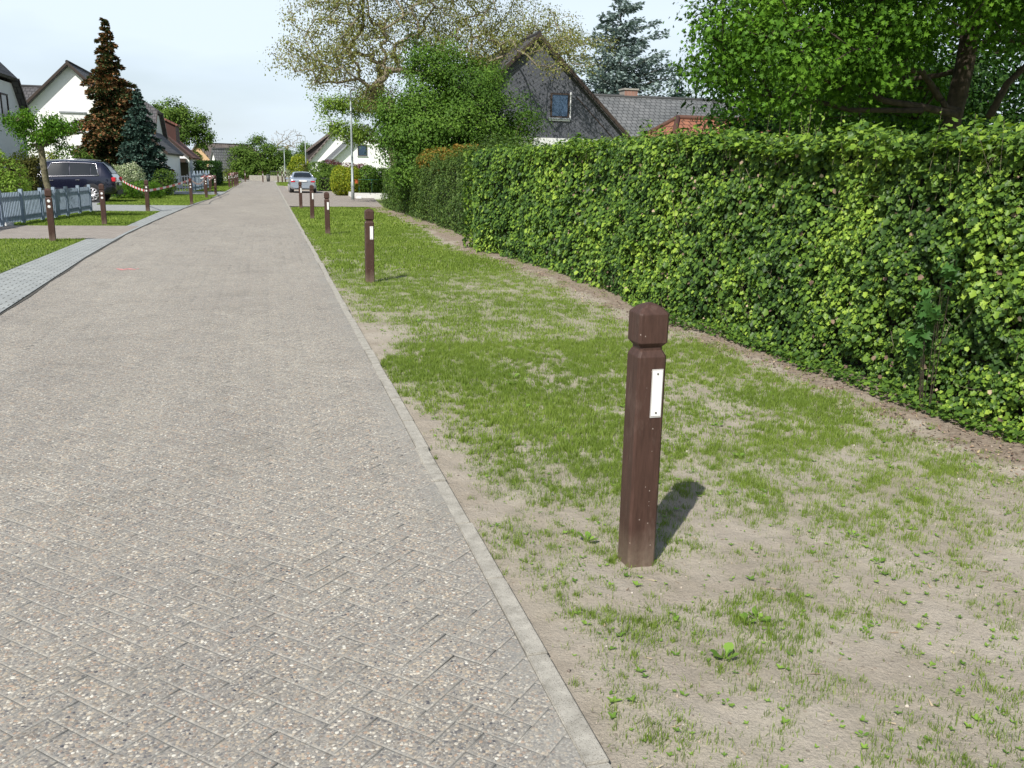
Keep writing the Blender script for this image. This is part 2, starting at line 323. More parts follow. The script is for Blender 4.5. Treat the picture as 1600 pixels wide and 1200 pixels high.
m.color(b.outputs['Color']); m.set(Roughness=.55); m.bump(m.math('SUBTRACT', 1.0, b.outputs['Fac']), .012); M['slate'] = m.m
M['brick'] = block_mat('brick', .24, .08, (.34, .15, .10), (.28, .12, .08), (.3, .27, .24), .012)
M['bluewood'] = simple('blue_grey_stained_wood', (.25, .31, .38), .7, 0, .16, 7, .004)
M['whitewood'] = simple('white_painted_wood', (.72, .73, .74), .6, 0, .08, 7)
m = NM('dark_blue_car_paint'); m.color((.012, .014, .032)); m.set(Roughness=.22, Metallic=.35); m.b.inputs['Coat Weight'].default_value = .9; m.b.inputs['Coat Roughness'].default_value = .05; M['darkpaint'] = m.m
m = NM('silver_car_paint'); m.color((.42, .48, .56)); m.set(Roughness=.3, Metallic=.6); m.b.inputs['Coat Weight'].default_value = .8; M['silverpaint'] = m.m
M['rubber'] = simple('tyre_rubber', (.018, .018, .018), .85)
M['chrome'] = simple('bright_trim', (.72, .70, .74), .2, .85, .03)
M['alloy'] = simple('alloy_wheel', (.62, .60, .62), .32, .6, .04)
M['blackplastic'] = simple('black_plastic', (.022, .022, .026), .6)
M['redlens'] = simple('red_lamp_lens', (.55, .02, .035), .2, 0, .1); M['clearlens'] = simple('clear_lamp_lens', (.7, .66, .68), .15)
M['plate'] = simple('white_plate', (.75, .75, .74), .5)
M['rail'] = simple('dark_iron', (.06, .065, .06), .6); M['green_metal'] = simple('green_wire', (.08, .3, .2), .5); M['orangeplastic'] = simple('orange_plastic', (.50, .12, .03), .5)
m = NM('barrier_tape'); t = m.n('TexCoord'); sx = m.n('SeparateXYZ'); m.l(t.outputs['UV'], sx.inputs[0])
fr = m.math('FRACT', m.math('MULTIPLY', sx.outputs[0], 1.25)); m.color(m.ramp(fr, [(0, (.78, .76, .76)), (.5, (.55, .03, .03))], 'CONSTANT')); m.set(Roughness=.35); M['tape'] = m.m
M['pink'] = simple('pink_marking_paint', (.72, .27, .27), .8, 0, .15, 30)
M['joint'] = simple('dark_joint', (.07, .065, .055), .95)

# ---------------------------------------------------------------- foliage generators
TPL = {
 'ivy': (np.array([(0, 0, 0), (.12, -.42, .10), (.42, -.30, .07), (.55, -.46, .12), (1, 0, -.05), (.55, .46, .12), (.42, .30, .07), (.12, .42, .10)], float),
         [np.array([[0, 1, 2, 4], [0, 4, 6, 7]]), np.array([[2, 3, 4], [4, 5, 6]])]),
 'maple': (np.array([(0, 0, 0), (.1, -.5, .08), (.33, -.2, 0), (.6, -.5, .1), (.62, -.16, 0), (1, 0, -.06), (.62, .16, 0), (.6, .5, .1), (.33, .2, 0), (.1, .5, .08)], float),
         [np.array([[0, 2, 4, 5], [0, 5, 6, 8]]), np.array([[0, 1, 2], [2, 3, 4], [6, 7, 8], [8, 9, 0]])]),
 'oval': (np.array([(0, 0, 0), (.3, -.26, .06), (.75, -.18, .03), (1, 0, -.06), (.75, .18, .03), (.3, .26, .06)], float), [np.array([[0, 1, 2, 3], [0, 3, 4, 5]])]),
 'tri': (np.array([(0, 0, 0), (.5, -.3, .05), (1, 0, 0), (.5, .3, .05)], float), [np.array([[0, 1, 2], [0, 2, 3]])]),
 'needle': (np.array([(0, -.10, 0), (1, 0, -.1), (0, .10, 0)], float), [np.array([[0, 1, 2]])]),
}
def nrm(a): return a / np.maximum(np.linalg.norm(a, axis=1, keepdims=True), 1e-6)
def leaves(P, N, size, tpl, T=None, down=.5, rnd=None):
    """returns V,F,attr for one leaf per point, facing N"""
    P = np.asarray(P, float); n = len(P); N = nrm(N)
    if T is None:
        T = rng.normal(size=(n, 3)); T[:, 2] -= down * 1.6
    T = nrm(T - N * np.sum(T * N, 1, keepdims=True)); B = np.cross(N, T)
    v, F = TPL[tpl]; s = np.broadcast_to(np.asarray(size, float), (n,))[:, None, None]
    V = P[:, None] + s * (v[None, :, :1] * T[:, None] + v[None, :, 1:2] * B[:, None] + v[None, :, 2:] * N[:, None])
    k = len(v); off = (np.arange(n) * k)[:, None, None]
    FF = [(f[None] + off).reshape(-1, f.shape[1]) for f in F]
    if rnd is None: rnd = rng.random(n)
    return V.reshape(-1, 3), FF, np.repeat(rnd, k)
def merge(parts):
    Vs, Fd, As, o = [], {}, [], 0
    for V, F, A in parts:
        Vs.append(V); As.append(A)
        for f in F: Fd.setdefault(f.shape[1], []).append(f + o)
        o += len(V)
    return np.concatenate(Vs), [np.concatenate(x) for x in Fd.values()], np.concatenate(As)
def leaf_obj(name, parts, mat, parent=None):
    V, F, A = merge(parts) if isinstance(parts, list) else parts
    return link(name, np_mesh(name, V, F, {'rnd': A}), mat, parent)
def tubes_np(segs, n=5):
    """segs: list of (p0,p1,r0,r1)"""
    P0 = np.array([s[0] for s in segs], float); P1 = np.array([s[1] for s in segs], float); r0 = np.array([s[2] for s in segs]); r1 = np.array([s[3] for s in segs])
    D = nrm(P1 - P0); U = np.where(np.abs(D[:, 2:]) > .9, np.array([[1., 0, 0]]), np.array([[0, 0, 1.]])); A = nrm(np.cross(D, U)); B = np.cross(D, A)
    t = np.arange(n) * 2 * np.pi / n; ring = A[:, None] * np.cos(t)[None, :, None] + B[:, None] * np.sin(t)[None, :, None]
    V = np.concatenate([P0[:, None] + ring * r0[:, None, None], P1[:, None] + ring * r1[:, None, None]], 1)
    off = (np.arange(len(segs)) * 2 * n)[:, None, None]; k = np.arange(n); q = np.stack([k, (k + 1) % n, (k + 1) % n + n, k + n], 1)
    return V.reshape(-1, 3), (q[None] + off).reshape(-1, 4)
def sample_ellipsoids(els, n, shell=.55):
    """points in the union of ellipsoids, denser towards the outside"""
    wts = np.array([e[3] * e[4] * e[5] for e in els]) ** .75; wts /= wts.sum(); out = []; nor = []
    for e, c in zip(els, (wts * n).astype(int) + 1):
        d = nrm(rng.normal(size=(c, 3))); r = (shell + (1 - shell) * rng.random(c)) ** 1.0
        r = np.where(rng.random(c) < .25, rng.random(c) ** .5, r)
        out.append(np.array(e[:3]) + d * r[:, None] * np.array(e[3:6])); nor.append(d)
    return np.concatenate(out), np.concatenate(nor)
def skeleton(base, trunk_top, targets, r_trunk, tip=.012, bend=.25, steps=5, lean=(0, 0), power=2.3):
    """trunk + limbs grown so each target hangs on the nearest earlier node; pipe-model radii"""
    nodes = [Vector(base)]; par = [-1]; b = Vector(base); t = Vector(trunk_top)
    for i in range(1, 7):
        f = i / 6; nodes.append(b.lerp(t, f) + Vector((random.uniform(-1, 1), random.uniform(-1, 1), 0)) * .15 * r_trunk * 3 * math.sin(f * 3.1)); par.append(len(nodes) - 2)
    arr = [np.array(nodes[i]) for i in range(len(nodes))]
    T = np.asarray(targets, float); order = np.argsort(np.linalg.norm(T - np.array(t), axis=1))
    lo = 2; leaf_nodes = []
    for k in order:
        p = T[k]; A = np.array(arr[lo:]); d = np.linalg.norm(A - p, axis=1) + np.maximum(0, A[:, 2] - p[2]) * .6
        j = int(np.argmin(d)) + lo; a = arr[j]; dist = np.linalg.norm(p - a); ns = max(1, min(steps, int(dist / .35)))
        prev = j; sag = np.array([random.gauss(0, 1) * .05, random.gauss(0, 1) * .05, random.gauss(.25, .3) * bend]) * dist
        for s in range(1, ns + 1):
            f = s / ns; q = a + (p - a) * f + sag * math.sin(math.pi * f) * .5
            arr.append(q); par.append(prev); prev = len(arr) - 1
        leaf_nodes.append(prev)
    w_ = [0.0] * len(arr)
    for i in range(len(arr) - 1, -1, -1):
        if w_[i] == 0: w_[i] = tip ** power
        if par[i] >= 0: w_[par[i]] += w_[i]
    rad = [x ** (1 / power) for x in w_]; sc_ = r_trunk / rad[0]
    rad = [max(tip * .7, r * min(1, sc_ * 1.0)) if sc_ < 1 else r * (1 + (sc_ - 1) * min(1, (r / rad[0]))) for r in rad]
    segs = [(arr[par[i]], arr[i], rad[par[i]] if par[i] < i and (par[i] == i - 1 or rad[par[i]] < rad[i] * 1.5) else rad[i] * 1.15, rad[i]) for i in range(1, len(arr))]
    return segs, np.array(arr)
def tree(name, label, cat, base, top_z, els, r_trunk, n_cl, n_leaf, leaf, size, lmat, bmat, cl_r=.35, group=None, shell=.55, tip=.012, face_out=.6, down=.4, droop=0, lean=(0, 0), twigs=True, extra_targets=None):
    root = empty(name, base, 0, label, cat, group); bx, by, bz = base
    C, Nn = sample_ellipsoids([(e[0] - bx, e[1] - by, e[2] - bz, *e[3:]) for e in els], n_cl, shell)
    if extra_targets is not None:
        C = np.concatenate([C, np.array(extra_targets) - np.array(base)]); Nn = np.concatenate([Nn, nrm(rng.normal(size=(len(extra_targets), 3)))])
    segs, arr = skeleton((0, 0, 0), (lean[0], lean[1], top_z), C, r_trunk, tip)
    big = [s for s in segs if s[3] > tip * 1.6]; thin = [s for s in segs if s[3] <= tip * 1.6]
    V, F = tubes_np([s for s in segs if s[2] > r_trunk * .55] or segs[:6], 10); link('trunk', np_mesh('trunk', V, [F], None, True), bmat, root)
    rest = [s for s in segs if s[2] <= r_trunk * .55]
    if rest:
        V, F = tubes_np(rest, 5); link('branches', np_mesh('branches', V, [F], None, True), bmat, root)
    if n_leaf:
        m_ = n_leaf // len(C) + 1; crn = rng.random(len(C))
        P = np.repeat(C, m_, 0); g = rng.normal(size=P.shape) * cl_r * np.array([1, 1, .7]); P = P + g; P[:, 2] -= droop * np.abs(g[:, 0])
        O = np.repeat(Nn, m_, 0) * face_out + nrm(g) * .5 + rng.normal(size=P.shape) * .45 + np.array([0, 0, .35])
        rn = np.clip(np.repeat(crn, m_) * .45 + rng.random(len(P)) * .55, 0, 1)
        leaf_obj('crown', leaves(P, O, size * rng.uniform(.65, 1.25, len(P)), leaf, None, down, rn), lmat, root)
    return root
def shrub(name, label, cat, els, n, leaf, size, lmat, group=None, stem=.03, shell=.8, down=.4, lumps=0, core=None, flat=None):
    """a rounded bush: foliage in the outer layer of lumpy ellipsoids, short stems"""
    bx, by = els[0][0], els[0][1]; root = empty(name, (bx, by, 0), 0, label, cat, group)
    E = [(e[0] - bx, e[1] - by, e[2], *e[3:]) for e in els]
    if lumps:
        P_, N_ = sample_ellipsoids(E, lumps, .85); rr = np.mean([min(e[3:]) for e in E]) * .33
        E2 = E + [(*p, rr * random.uniform(.6, 1.2), rr * random.uniform(.6, 1.2), rr * random.uniform(.6, 1.2)) for p in P_]
    else: E2 = E
    P, N = sample_ellipsoids(E2, n, shell); keep = P[:, 2] > .02; P, N = P[keep], N[keep]
    O = N + rng.normal(size=P.shape) * .5
    leaf_obj('foliage', leaves(P, O, size * rng.uniform(.6, 1.3, len(P)), leaf, None, down), lmat, root)
    if core is None: core = True
    segs = []
    for e in E:
        for k in range(5):
            a = random.random() * 6.28; segs.append(((e[0] * .5, e[1] * .5, -.05), (e[0] + math.cos(a) * e[3] * .5, e[1] + math.sin(a) * e[4] * .5, e[2] + e[5] * random.uniform(.1, .6)), stem, stem / 3))
    V, F = tubes_np(segs, 5); link('stem', np_mesh('stem', V, [F]), M['bark'], root)
    return root
def conifer(name, label, base, h, r_base, n_tier, lmat, needle=.22, per=26, droop=.35, r_fn=None, group=None, z0=.15, jitter=.25, trunk_r=.16, up=0.0, side_bias=None):
    root = empty(name, base, 0, label, 'conifer', group)
    MB().tube([(0, 0, 0), (.02, 0, h * .5), (0, 0, h * .985)], [trunk_r, trunk_r * .6, .015], 8).build('trunk', M['bark'], root)
    P, T, segs = [], [], []
    for i in range(n_tier):
        f = i / (n_tier - 1); z = h * (z0 + (1 - z0) * f * .98); rr = r_base * (r_fn(f) if r_fn else (1 - f) ** .85)
        nb = max(4, int(9 * (1 - f) + 5)); ph = random.random() * 6.28
        for k in range(nb):
            a = ph + 6.283 * k / nb + random.uniform(-.2, .2); L_ = max(.12, rr * random.uniform(1 - jitter, 1 + jitter))
            if side_bias: L_ *= side_bias(a, f)
            d = np.array([math.cos(a), math.sin(a), 0]); z_ = z + random.uniform(-.5, .5) * h / n_tier
            end = d * L_ + np.array([0, 0, z_ - droop * L_ + up * L_]); st = np.array([0, 0, z_])
            segs.append((st, end, .018 + .012 * L_, .006)); m_ = int(per * max(.25, L_) * 1.2) + 6
            t = rng.random(m_) ** .75; side = rng.uniform(-1, 1, m_) * (.32 * (1 - t) + .06) * L_
            sd = np.array([-d[1], d[0], 0]); p = st + (end - st) * t[:, None] + sd * side[:, None]; p[:, 2] += rng.uniform(-.1, .05, m_) * L_ - np.abs(side) * .2 + .05 * np.sin(t * 3) * L_
            P.append(p); tt = d[None] * .8 + sd[None] * np.sign(side)[:, None] * .7 + rng.normal(size=(m_, 3)) * .3; tt[:, 2] -= .25 - up; T.append(tt)
    P = np.concatenate(P); T = np.concatenate(T); N = rng.normal(size=P.shape) * .55 + np.array([0, 0, 1.])
    V, F = tubes_np(segs, 4); link('branches', np_mesh('branches', V, [F]), M['bark'], root)
    leaf_obj('needles', leaves(P, N, needle * rng.uniform(.6, 1.3, len(P)), 'tri', T), lmat, root)
    return root
#MARK_SETTING
# ================================================================ SETTING
# one ground sheet reaching the horizon
V = []; xs = [-900, -200, -60, -20, -8, 0, 8, 20, 60, 200, 900]; ys = [-300, -60, -10, 0, 20, 50, 100, 200, 500, 1400]
V = [(x, y, -.06) for y in ys for x in xs]; nx = len(xs)
F = np.array([[j * nx + i, j * nx + i + 1, (j + 1) * nx + i + 1, (j + 1) * nx + i] for j in range(len(ys) - 1) for i in range(nx - 1)])
tag(link('ground', np_mesh('ground', V, [F]), M['lawn']), kind='structure')

# ---- road: herringbone blocks laid at 45 degrees, real joints near the camera
def herringbone(x0, x1, y0, y1):
    a = .1; c = math.cos(R(45)); rects = []
    n = int((x1 - x0 + y1 - y0) / a) + 8; cx, cy = (x0 + x1) / 2, (y0 + y1) / 2
    for i in range(-n, n):
        for j in range(-n, n):
            k = (i - j) % 4
            if k not in (0, 2): continue
            (u0, u1, v0, v1) = (i, i + 2, j, j + 1) if k == 0 else (i, i + 1, j - 1, j + 1)
            u, v_ = (u0 + u1) / 2 * a, (v0 + v1) / 2 * a; X = cx + (u - v_) * c; Y = cy + (u + v_) * c
            if x0 - .1 < X < x1 + .1 and y0 < Y < y1: rects.append((X, Y, k == 0))
    return rects
rc = herringbone(-3.4, .78, 1.2, 26)
Cn = np.array([(r[0], r[1]) for r in rc]); hz_ = np.array([r[2] for r in rc]); nb = len(rc)
rings = [(.0005, -.0026, 1.0), (.0015, -.0004, .9), (.008, 0, .42), (.017, 0, 0)]
tv = []
for ins, z, e in rings:
    hl, hw = .1 - ins, .05 - ins
    tv += [(-hl, -hw, z, e), (hl, -hw, z, e), (hl, hw, z, e), (-hl, hw, z, e)]
tv = np.array(tv); tf = [[12, 13, 14, 15]]
for r_ in range(3):
    for k in range(4): a_ = r_ * 4 + k; b_ = r_ * 4 + (k + 1) % 4; tf.append([a_, b_, b_ + 4, a_ + 4])
tf = np.array(tf); ang = np.where(hz_, R(45), R(135)) + rng.normal(size=nb) * .006
ca, sa = np.cos(ang)[:, None], np.sin(ang)[:, None]
X = Cn[:, :1] + ca * tv[None, :, 0] - sa * tv[None, :, 1]; Y = Cn[:, 1:] + sa * tv[None, :, 0] + ca * tv[None, :, 1]
Z = tv[None, :, 2] + rng.normal(size=(nb, 1)) * .0002 + (fbm(Cn[:, :1] * 1.3, Cn[:, 1:] * 1.3, 61, 3) - .55) * .010 + rng.normal(size=(nb, 1)) * .0015 * tv[None, :, 0] + rng.normal(size=(nb, 1)) * .0015 * tv[None, :, 1]
Vv = np.stack([X, Y, np.broadcast_to(Z, X.shape)], 2).reshape(-1, 3); Ff = (tf[None] + (np.arange(nb) * 16)[:, None, None]).reshape(-1, 4)
me = np_mesh('road', Vv, [Ff], {'edge': np.tile(tv[:, 3], nb), 'rnd': np.repeat(rng.random(nb), 16)})
bm = bmesh.new(); bm.from_mesh(me)
bmesh.ops.bisect_plane(bm, geom=bm.verts[:] + bm.edges[:] + bm.faces[:], plane_co=(.757, 0, 0), plane_no=(1, 0, 0), clear_outer=True)
bm.to_mesh(me); bm.free()
tag(link('road', me, M['road']), kind='structure')
far = np_mesh('road_far', [(-3.4, 25.93, -.001), (.757, 25.93, -.001), (.757, 60, -.001), (-3.0, 60, -.001), (.757, 160, -.001), (-2.5, 160, -.001)], [np.array([[0, 1, 2, 3], [3, 2, 4, 5]])], {'edge': [.12] * 6, 'rnd': [.5] * 6})
tag(link('road_surface', far, M['road']), kind='structure')
tag(MB().box(-3.6, .757, -3, 26, -.08, -.0085).build('road_bed', simple('jointing_sand', (.25, .24, .20), .95, 0, .4, 12)), kind='structure')
# near part of the road outside the frame
tag(link('road_near', np_mesh('road_near', [(-3.4, -3, -.001), (.757, -3, -.001), (.757, 1.28, -.001), (-3.4, 1.28, -.001)], [np.array([[0, 1, 2, 3]])], {'edge': [.1] * 4, 'rnd': [.5] * 4}), M['road']), kind='structure')
# ---- right kerb stones, flush with the road
kb = MB(); y = .8
while y < 120:
    ln = .575 if y < 45 else 3.0; ln *= random.uniform(.985, 1.015); dx = random.gauss(0, .004); dz = random.gauss(0, .0018)
    kb.box(.76 + dx, .83 + dx, y + .004, y + ln - .004, -.3, .002 + dz, .004 if y < 14 else 0); y += ln
tag(kb.build('kerb', M['kerb']), kind='structure')
# crossing road at the end
tag(MB().box(-30, 30, 97, 105, -.055, -.02).build('cross_road', simple('pale_asphalt', (.36, .35, .33), .9)), kind='structure')

# ---- left pavement strips (edge line of the road drifts a little)
EL = [(-2.25, 2), (-2.55, 7), (-2.72, 10), (-2.99, 16.6), (-3.10, 22), (-3.06, 28), (-2.94, 35), (-2.62, 45), (-2.36, 54), (-2.33, 85), (-2.3, 96)]
def edge_x(y): return float(np.interp(y, [p[1] for p in EL], [p[0] for p in EL]))
def strip(name, ya, yb, xa, xb, z, mat, n=40):
    """sheet between two X functions"""
    Y = np.linspace(ya, yb, n); V = [(xa(t), t, z) for t in Y] + [(xb(t), t, z) for t in Y]
    F = np.array([[i, n + i, n + i + 1, i + 1] for i in range(n - 1)])[:, ::-1]
    return tag(link(name, np_mesh(name, V, [F]), mat), kind='structure')
strip('joint', 1, 96, lambda t: edge_x(t) - .03, lambda t: edge_x(t) + .012 + .012 * math.sin(t * 2.3), .004, M['joint'], 200)
ed = MB(); y = 1.0
while y < 60:
    x_ = edge_x(y + .5); a = math.atan2(edge_x(y + 1) - edge_x(y), 1)
    pts = [(edge_x(y) - .10, y + .001), (edge_x(y) - .022, y + .001), (edge_x(y + 1) - .022, y + .999), (edge_x(y + 1) - .10, y + .999)]
    ed.prism(pts, -.2, .0145, 'z'); y += 1
tag(ed.build('left_kerb', M['grey_block']), kind='structure')
strip('pavement', 1, 20.3, lambda t: -3.68 - max(0, 10 - t) * .02, lambda t: edge_x(t) - .101, .012, M['grey_block'])
strip('driveway', 20.3, 24.6, lambda t: -12.0, lambda t: edge_x(t) - .101, .013, M['brown_block'])
strip('pavement_beyond', 24.6, 32.2, lambda t: -3.50, lambda t: edge_x(t) - .101, .012, M['grey_block'])
strip('car_driveway', 32.2, 37.2, lambda t: -4.5 - (t - 32.2) * .2 if False else -14, lambda t: edge_x(t) - .101, .013, M['grey_block'])
strip('carport_paving', 37.2, 44, lambda t: -14, lambda t: -5.4 - (t - 37.2) * .25, .013, M['grey_block'])
strip('second_driveway', 50.5, 57.5, lambda t: -9, lambda t: edge_x(t) - .101, .013, M['grey_block'])
# right-hand driveway
strip('side_paving', 37.4, 62, lambda t: .831, lambda t: 4.6 + (t - 37.4) * .08, .004, M['brown_block'])
strip('side_paving_beyond', 62, 78, lambda t: .831, lambda t: 1.35, .004, M['brown_block'])
strip('bare_soil_patch', 63, 78, lambda t: 1.351, lambda t: 3.4, -.02, M['soil'])
tag(MB().box(-5.4, -2.5, 95.2, 97, -.05, .02).box(.85, 9, 96, 97, -.05, .02).build('pavement_end', M['kerb']), kind='structure')
# pink spray mark
pk = MB()
for (x, y, l, wd) in [(-2.19, 14.42, .07, .05), (-2.12, 14.37, .09, .03), (-2.05, 14.44, .06, .05), (-2.10, 14.50, .10, .025), (-2.16, 14.33, .05, .035), (-1.99, 14.38, .05, .03), (-2.24, 14.5, .05, .03), (-1.95, 14.47, .04, .03)]:
    pk.poly([(x + l * .6 * math.cos(t) * random.uniform(.7, 1.2), y + wd * math.sin(t) * random.uniform(.7, 1.3), .0022) for t in [k * .785 for k in range(8)]])
tag(pk.build('pink_road_mark', M['pink']), kind='structure')

# ---- right verge: sandy soil with seedlings
def hedge_x(y): return 4.33 + .13 * np.clip((8 - np.asarray(y)) / 4, 0, 1) + .05 * np.sin(np.asarray(y) * 1.1) - .35 * np.exp(-((np.asarray(y) - 17.4) / .9) ** 2)
def cover(x, y):
    """how thickly grass grows (0..1)"""
    x = np.asarray(x, float); y = np.asarray(y, float)
    n1 = fbm(x * 1.1 + 3, y * .75, 11, 4); n2 = fbm(x * 4.2, y * 3.1, 21, 3)
    base = np.interp(y, [0, 2.2, 3.2, 4.6, 7, 11, 16, 40], [.08, .20, .56, .72, .82, .92, 1.05, 1.1])
    c = base + (n1 - .5) * 1.25 + (n2 - .5) * 1.1 + (fbm(x * 14, y * 11, 91, 2) - .5) * .5
    c += .35 * np.exp(-((x - 1.45 - .04 * (y - 4)) / .38) ** 2) * ((y > 3.8) & (y < 13))          # green band along the bollards
    c -= .55 * np.clip(1 - (x - .83) / np.interp(y, [0, 4, 9, 16, 40], [.12, .16, .35, .28, .2]), 0, 1)          # bare beside the kerb
    c -= .9 * np.clip((x - (hedge_x(y) - .62)) / .35, 0, 1)                                                       # bare litter strip at the hedge
    c -= .5 * np.exp(-(((x - 1.42) / .28) ** 2 + ((y - 2.98) / .22) ** 2))
    c -= .5 * ((y > 8.2) & (y < 9.3) & (x < 1.35)) - .0
    c -= .6 * np.clip((y - 36.3) / 1.0, 0, 1)
    c -= .8 * np.exp(-(((x - 3.75) / .45) ** 2 + ((y - 19.3) / 1.6) ** 2))
    return np.clip(c, 0, 1)
def soil_z(x, y):
    x = np.asarray(x, float); y = np.asarray(y, float)
    return -.034 + (fbm(x * 1.4, y * 1.4, 3, 3) - .5) * .045 * np.clip((x - .85) / .3, 0, 1) + (fbm(x * 14, y * 14, 5, 3) - .5) * .020 + (fbm(x * 45, y * 45, 6, 2) - .5) * .006 + .05 * np.clip((x - 3.7) / .7, 0, 1)
gx = np.linspace(.8, 5.3, 150); gy = np.concatenate([np.arange(.6, 7, .028), np.arange(7, 16, .08), np.arange(16, 37.5, .25), [37.42]])
GX, GY = np.meshgrid(gx, gy); GZ = soil_z(GX, GY); nx = len(gx); ny = len(gy)
idx = np.arange(nx * ny).reshape(ny, nx); F = np.stack([idx[:-1, :-1], idx[:-1, 1:], idx[1:, 1:], idx[1:, :-1]], -1).reshape(-1, 4)
cv = cover(GX, GY); lt = np.clip((GX - (hedge_x(GY) - .42 + (fbm(GX * 3, GY * 3, 9, 3) - .5) * .6)) / .15, 0, 1)
far_t = np.interp(GY, [3, 12, 18], [.15, .55, 1.0])
tag(link('verge_soil', np_mesh('verge_soil', np.stack([GX, GY, GZ], -1).reshape(-1, 3), [F], {'grass': (cv * far_t).ravel(), 'litter': lt.ravel()}, True), M['soil']), kind='structure')

def blades(x, y, z, h, wd, lean=.35):
    n = len(x); a = rng.random(n) * 6.283; la = rng.random(n) * 6.283; ln = np.abs(rng.normal(size=n)) * lean * h
    dx, dy = np.cos(a) * wd / 2, np.sin(a) * wd / 2; tx, ty = np.cos(la) * ln, np.sin(la) * ln
    V = np.empty((n, 5, 3)); V[:, 0] = np.stack([x - dx, y - dy, z], 1); V[:, 1] = np.stack([x + dx, y + dy, z], 1)
    V[:, 2] = np.stack([x + dx * .8 + tx * .35, y + dy * .8 + ty * .35, z + h * .6], 1); V[:, 3] = np.stack([x - dx * .8 + tx * .35, y - dy * .8 + ty * .35, z + h * .6], 1)
    V[:, 4] = np.stack([x + tx, y + ty, z + h * .97], 1)
    o = (np.arange(n) * 5)[:, None, None]
    return V.reshape(-1, 3), [(np.array([[0, 1, 2, 3]])[None] + o).reshape(-1, 4), (np.array([[3, 2, 4]])[None] + o).reshape(-1, 3)]
parts = []; o_ = 0; Vs = []; Qs = []; Ts = []; As = []
for (ya, yb, dens, h, wd) in [(1.2, 4.5, 20000, .030, .0022), (4.5, 8, 15000, .031, .0033), (8, 14, 5600, .028, .0055), (14, 24, 2600, .038, .012), (24, 37.3, 900, .045, .028)]:
    n = int((4.5 - .84) * (yb - ya) * dens); x = rng.uniform(.84, 4.5, n); y = rng.uniform(ya, yb, n); c = cover(x, y)
    if ya < 8:   # most blades stand in small tufts
        nt_ = int(n / 26); cx_ = rng.uniform(.84, 4.5, nt_); cy_ = rng.uniform(ya, yb, nt_); ok = rng.random(nt_) < np.clip(cover(cx_, cy_) * 1.1 - .05, .04, 1); cx_, cy_ = cx_[ok], cy_[ok]
        cnt = rng.integers(5, 42, len(cx_)); tx_ = np.repeat(cx_, cnt); ty_ = np.repeat(cy_, cnt); sp_ = np.repeat(rng.uniform(.006, .022, len(cx_)), cnt)
        x = np.concatenate([x[: n // 2], tx_ + rng.normal(size=len(tx_)) * sp_]); y = np.concatenate([y[: n // 2], ty_ + rng.normal(size=len(tx_)) * sp_]); c = cover(x, y); c[n // 2:] = np.clip(c[n // 2:], .45, 1)
    tuft = fbm(x * 9, y * 9, 77, 2)
    if ya < 8: tuft[n // 2:] = 1
    keep = rng.random(len(x)) < np.clip(c * 1.15 * np.clip((tuft - .24) * 2.4, .10, 1.2), 0, 1); x, y, c, tuft = x[keep], y[keep], c[keep], tuft[keep]
    hh = h * rng.uniform(.45, 1.35, len(x)) * (.55 + .75 * c) ; V, FF = blades(x, y, soil_z(x, y) - .003, hh, wd * rng.uniform(.6, 1.2, len(x)), .45)
    Vs.append(V); Qs.append(FF[0] + o_); Ts.append(FF[1] + o_); o_ += len(V); As.append(np.repeat(np.clip(rng.random(len(x)) * .6 + .35 * fbm(x * .9, y * .9, 41, 3) + .0, 0, 1), 5))
tag(link('verge_grass', np_mesh('verge_grass', np.concatenate(Vs), [np.concatenate(Qs), np.concatenate(Ts)], {'rnd': np.concatenate(As)}), M['grass']), 'thin young green grass sprouting through sandy soil between kerb and ivy hedge', 'grass', kind='stuff')
# left lawns
def lawn(name, label, poly, dens, h, wd, z=.0):
    P = np.array(poly); n = int((np.ptp(P[:, 0])) * np.ptp(P[:, 1]) * dens); x = rng.uniform(P[:, 0].min(), P[:, 0].max(), n); y = rng.uniform(P[:, 1].min(), P[:, 1].max(), n)
    ins = np.zeros(n, bool); j = len(P) - 1
    for i in range(len(P)):
        c_ = ((P[i, 1] > y) != (P[j, 1] > y)) & (x < (P[j, 0] - P[i, 0]) * (y - P[i, 1]) / (P[j, 1] - P[i, 1] + 1e-9) + P[i, 0]); ins ^= c_; j = i
    x, y = x[ins], y[ins]; V, FF = blades(x, y, np.full(len(x), z), h * rng.uniform(.5, 1.3, len(x)), wd)
    tag(MB().prism(poly, -.2, z, 'z').build(name + '_ground', M['lawn']), kind='structure')
    tag(link(name, np_mesh(name, V, FF, {'rnd': np.repeat(np.clip(rng.random(len(x)) * .6 + .4 * fbm(x * .8, y * .8, 4, 3), 0, 1), 5)}), M['grass']), label, 'grass', kind='stuff')
lawn('lawn_grass', 'green lawn patch at the left edge before the brown driveway', [(-9, 6), (-3.75, 6), (-3.69, 20.28), (-9, 20.28)], 900, .035, .014, .004)
lawn('lawn_grass', 'green lawn patch in front of the blue picket fence', [(-7, 24.62), (-3.51, 24.62), (-3.51, 32.18), (-7, 32.18)], 800, .035, .02, .004)
lawn('lawn_grass', 'green lawn patch under the barrier tape beside the road', [(-6.3, 37.22), (-3.05, 37.22), (-2.62, 45), (-2.6, 50.45), (-7, 50.45)], 500, .04, .03, .016)
lawn('lawn_grass', 'far green lawn strip at the left of the road', [(-5.2, 57.6), (-2.5, 57.6), (-2.45, 95), (-5.2, 95)], 200, .06, .05, .004)
lawn('lawn_grass', 'far green lawn strip at the right of the road', [(1.0, 78.1), (4.2, 78.1), (4.2, 96), (1.0, 96)], 250, .06, .05, .004)
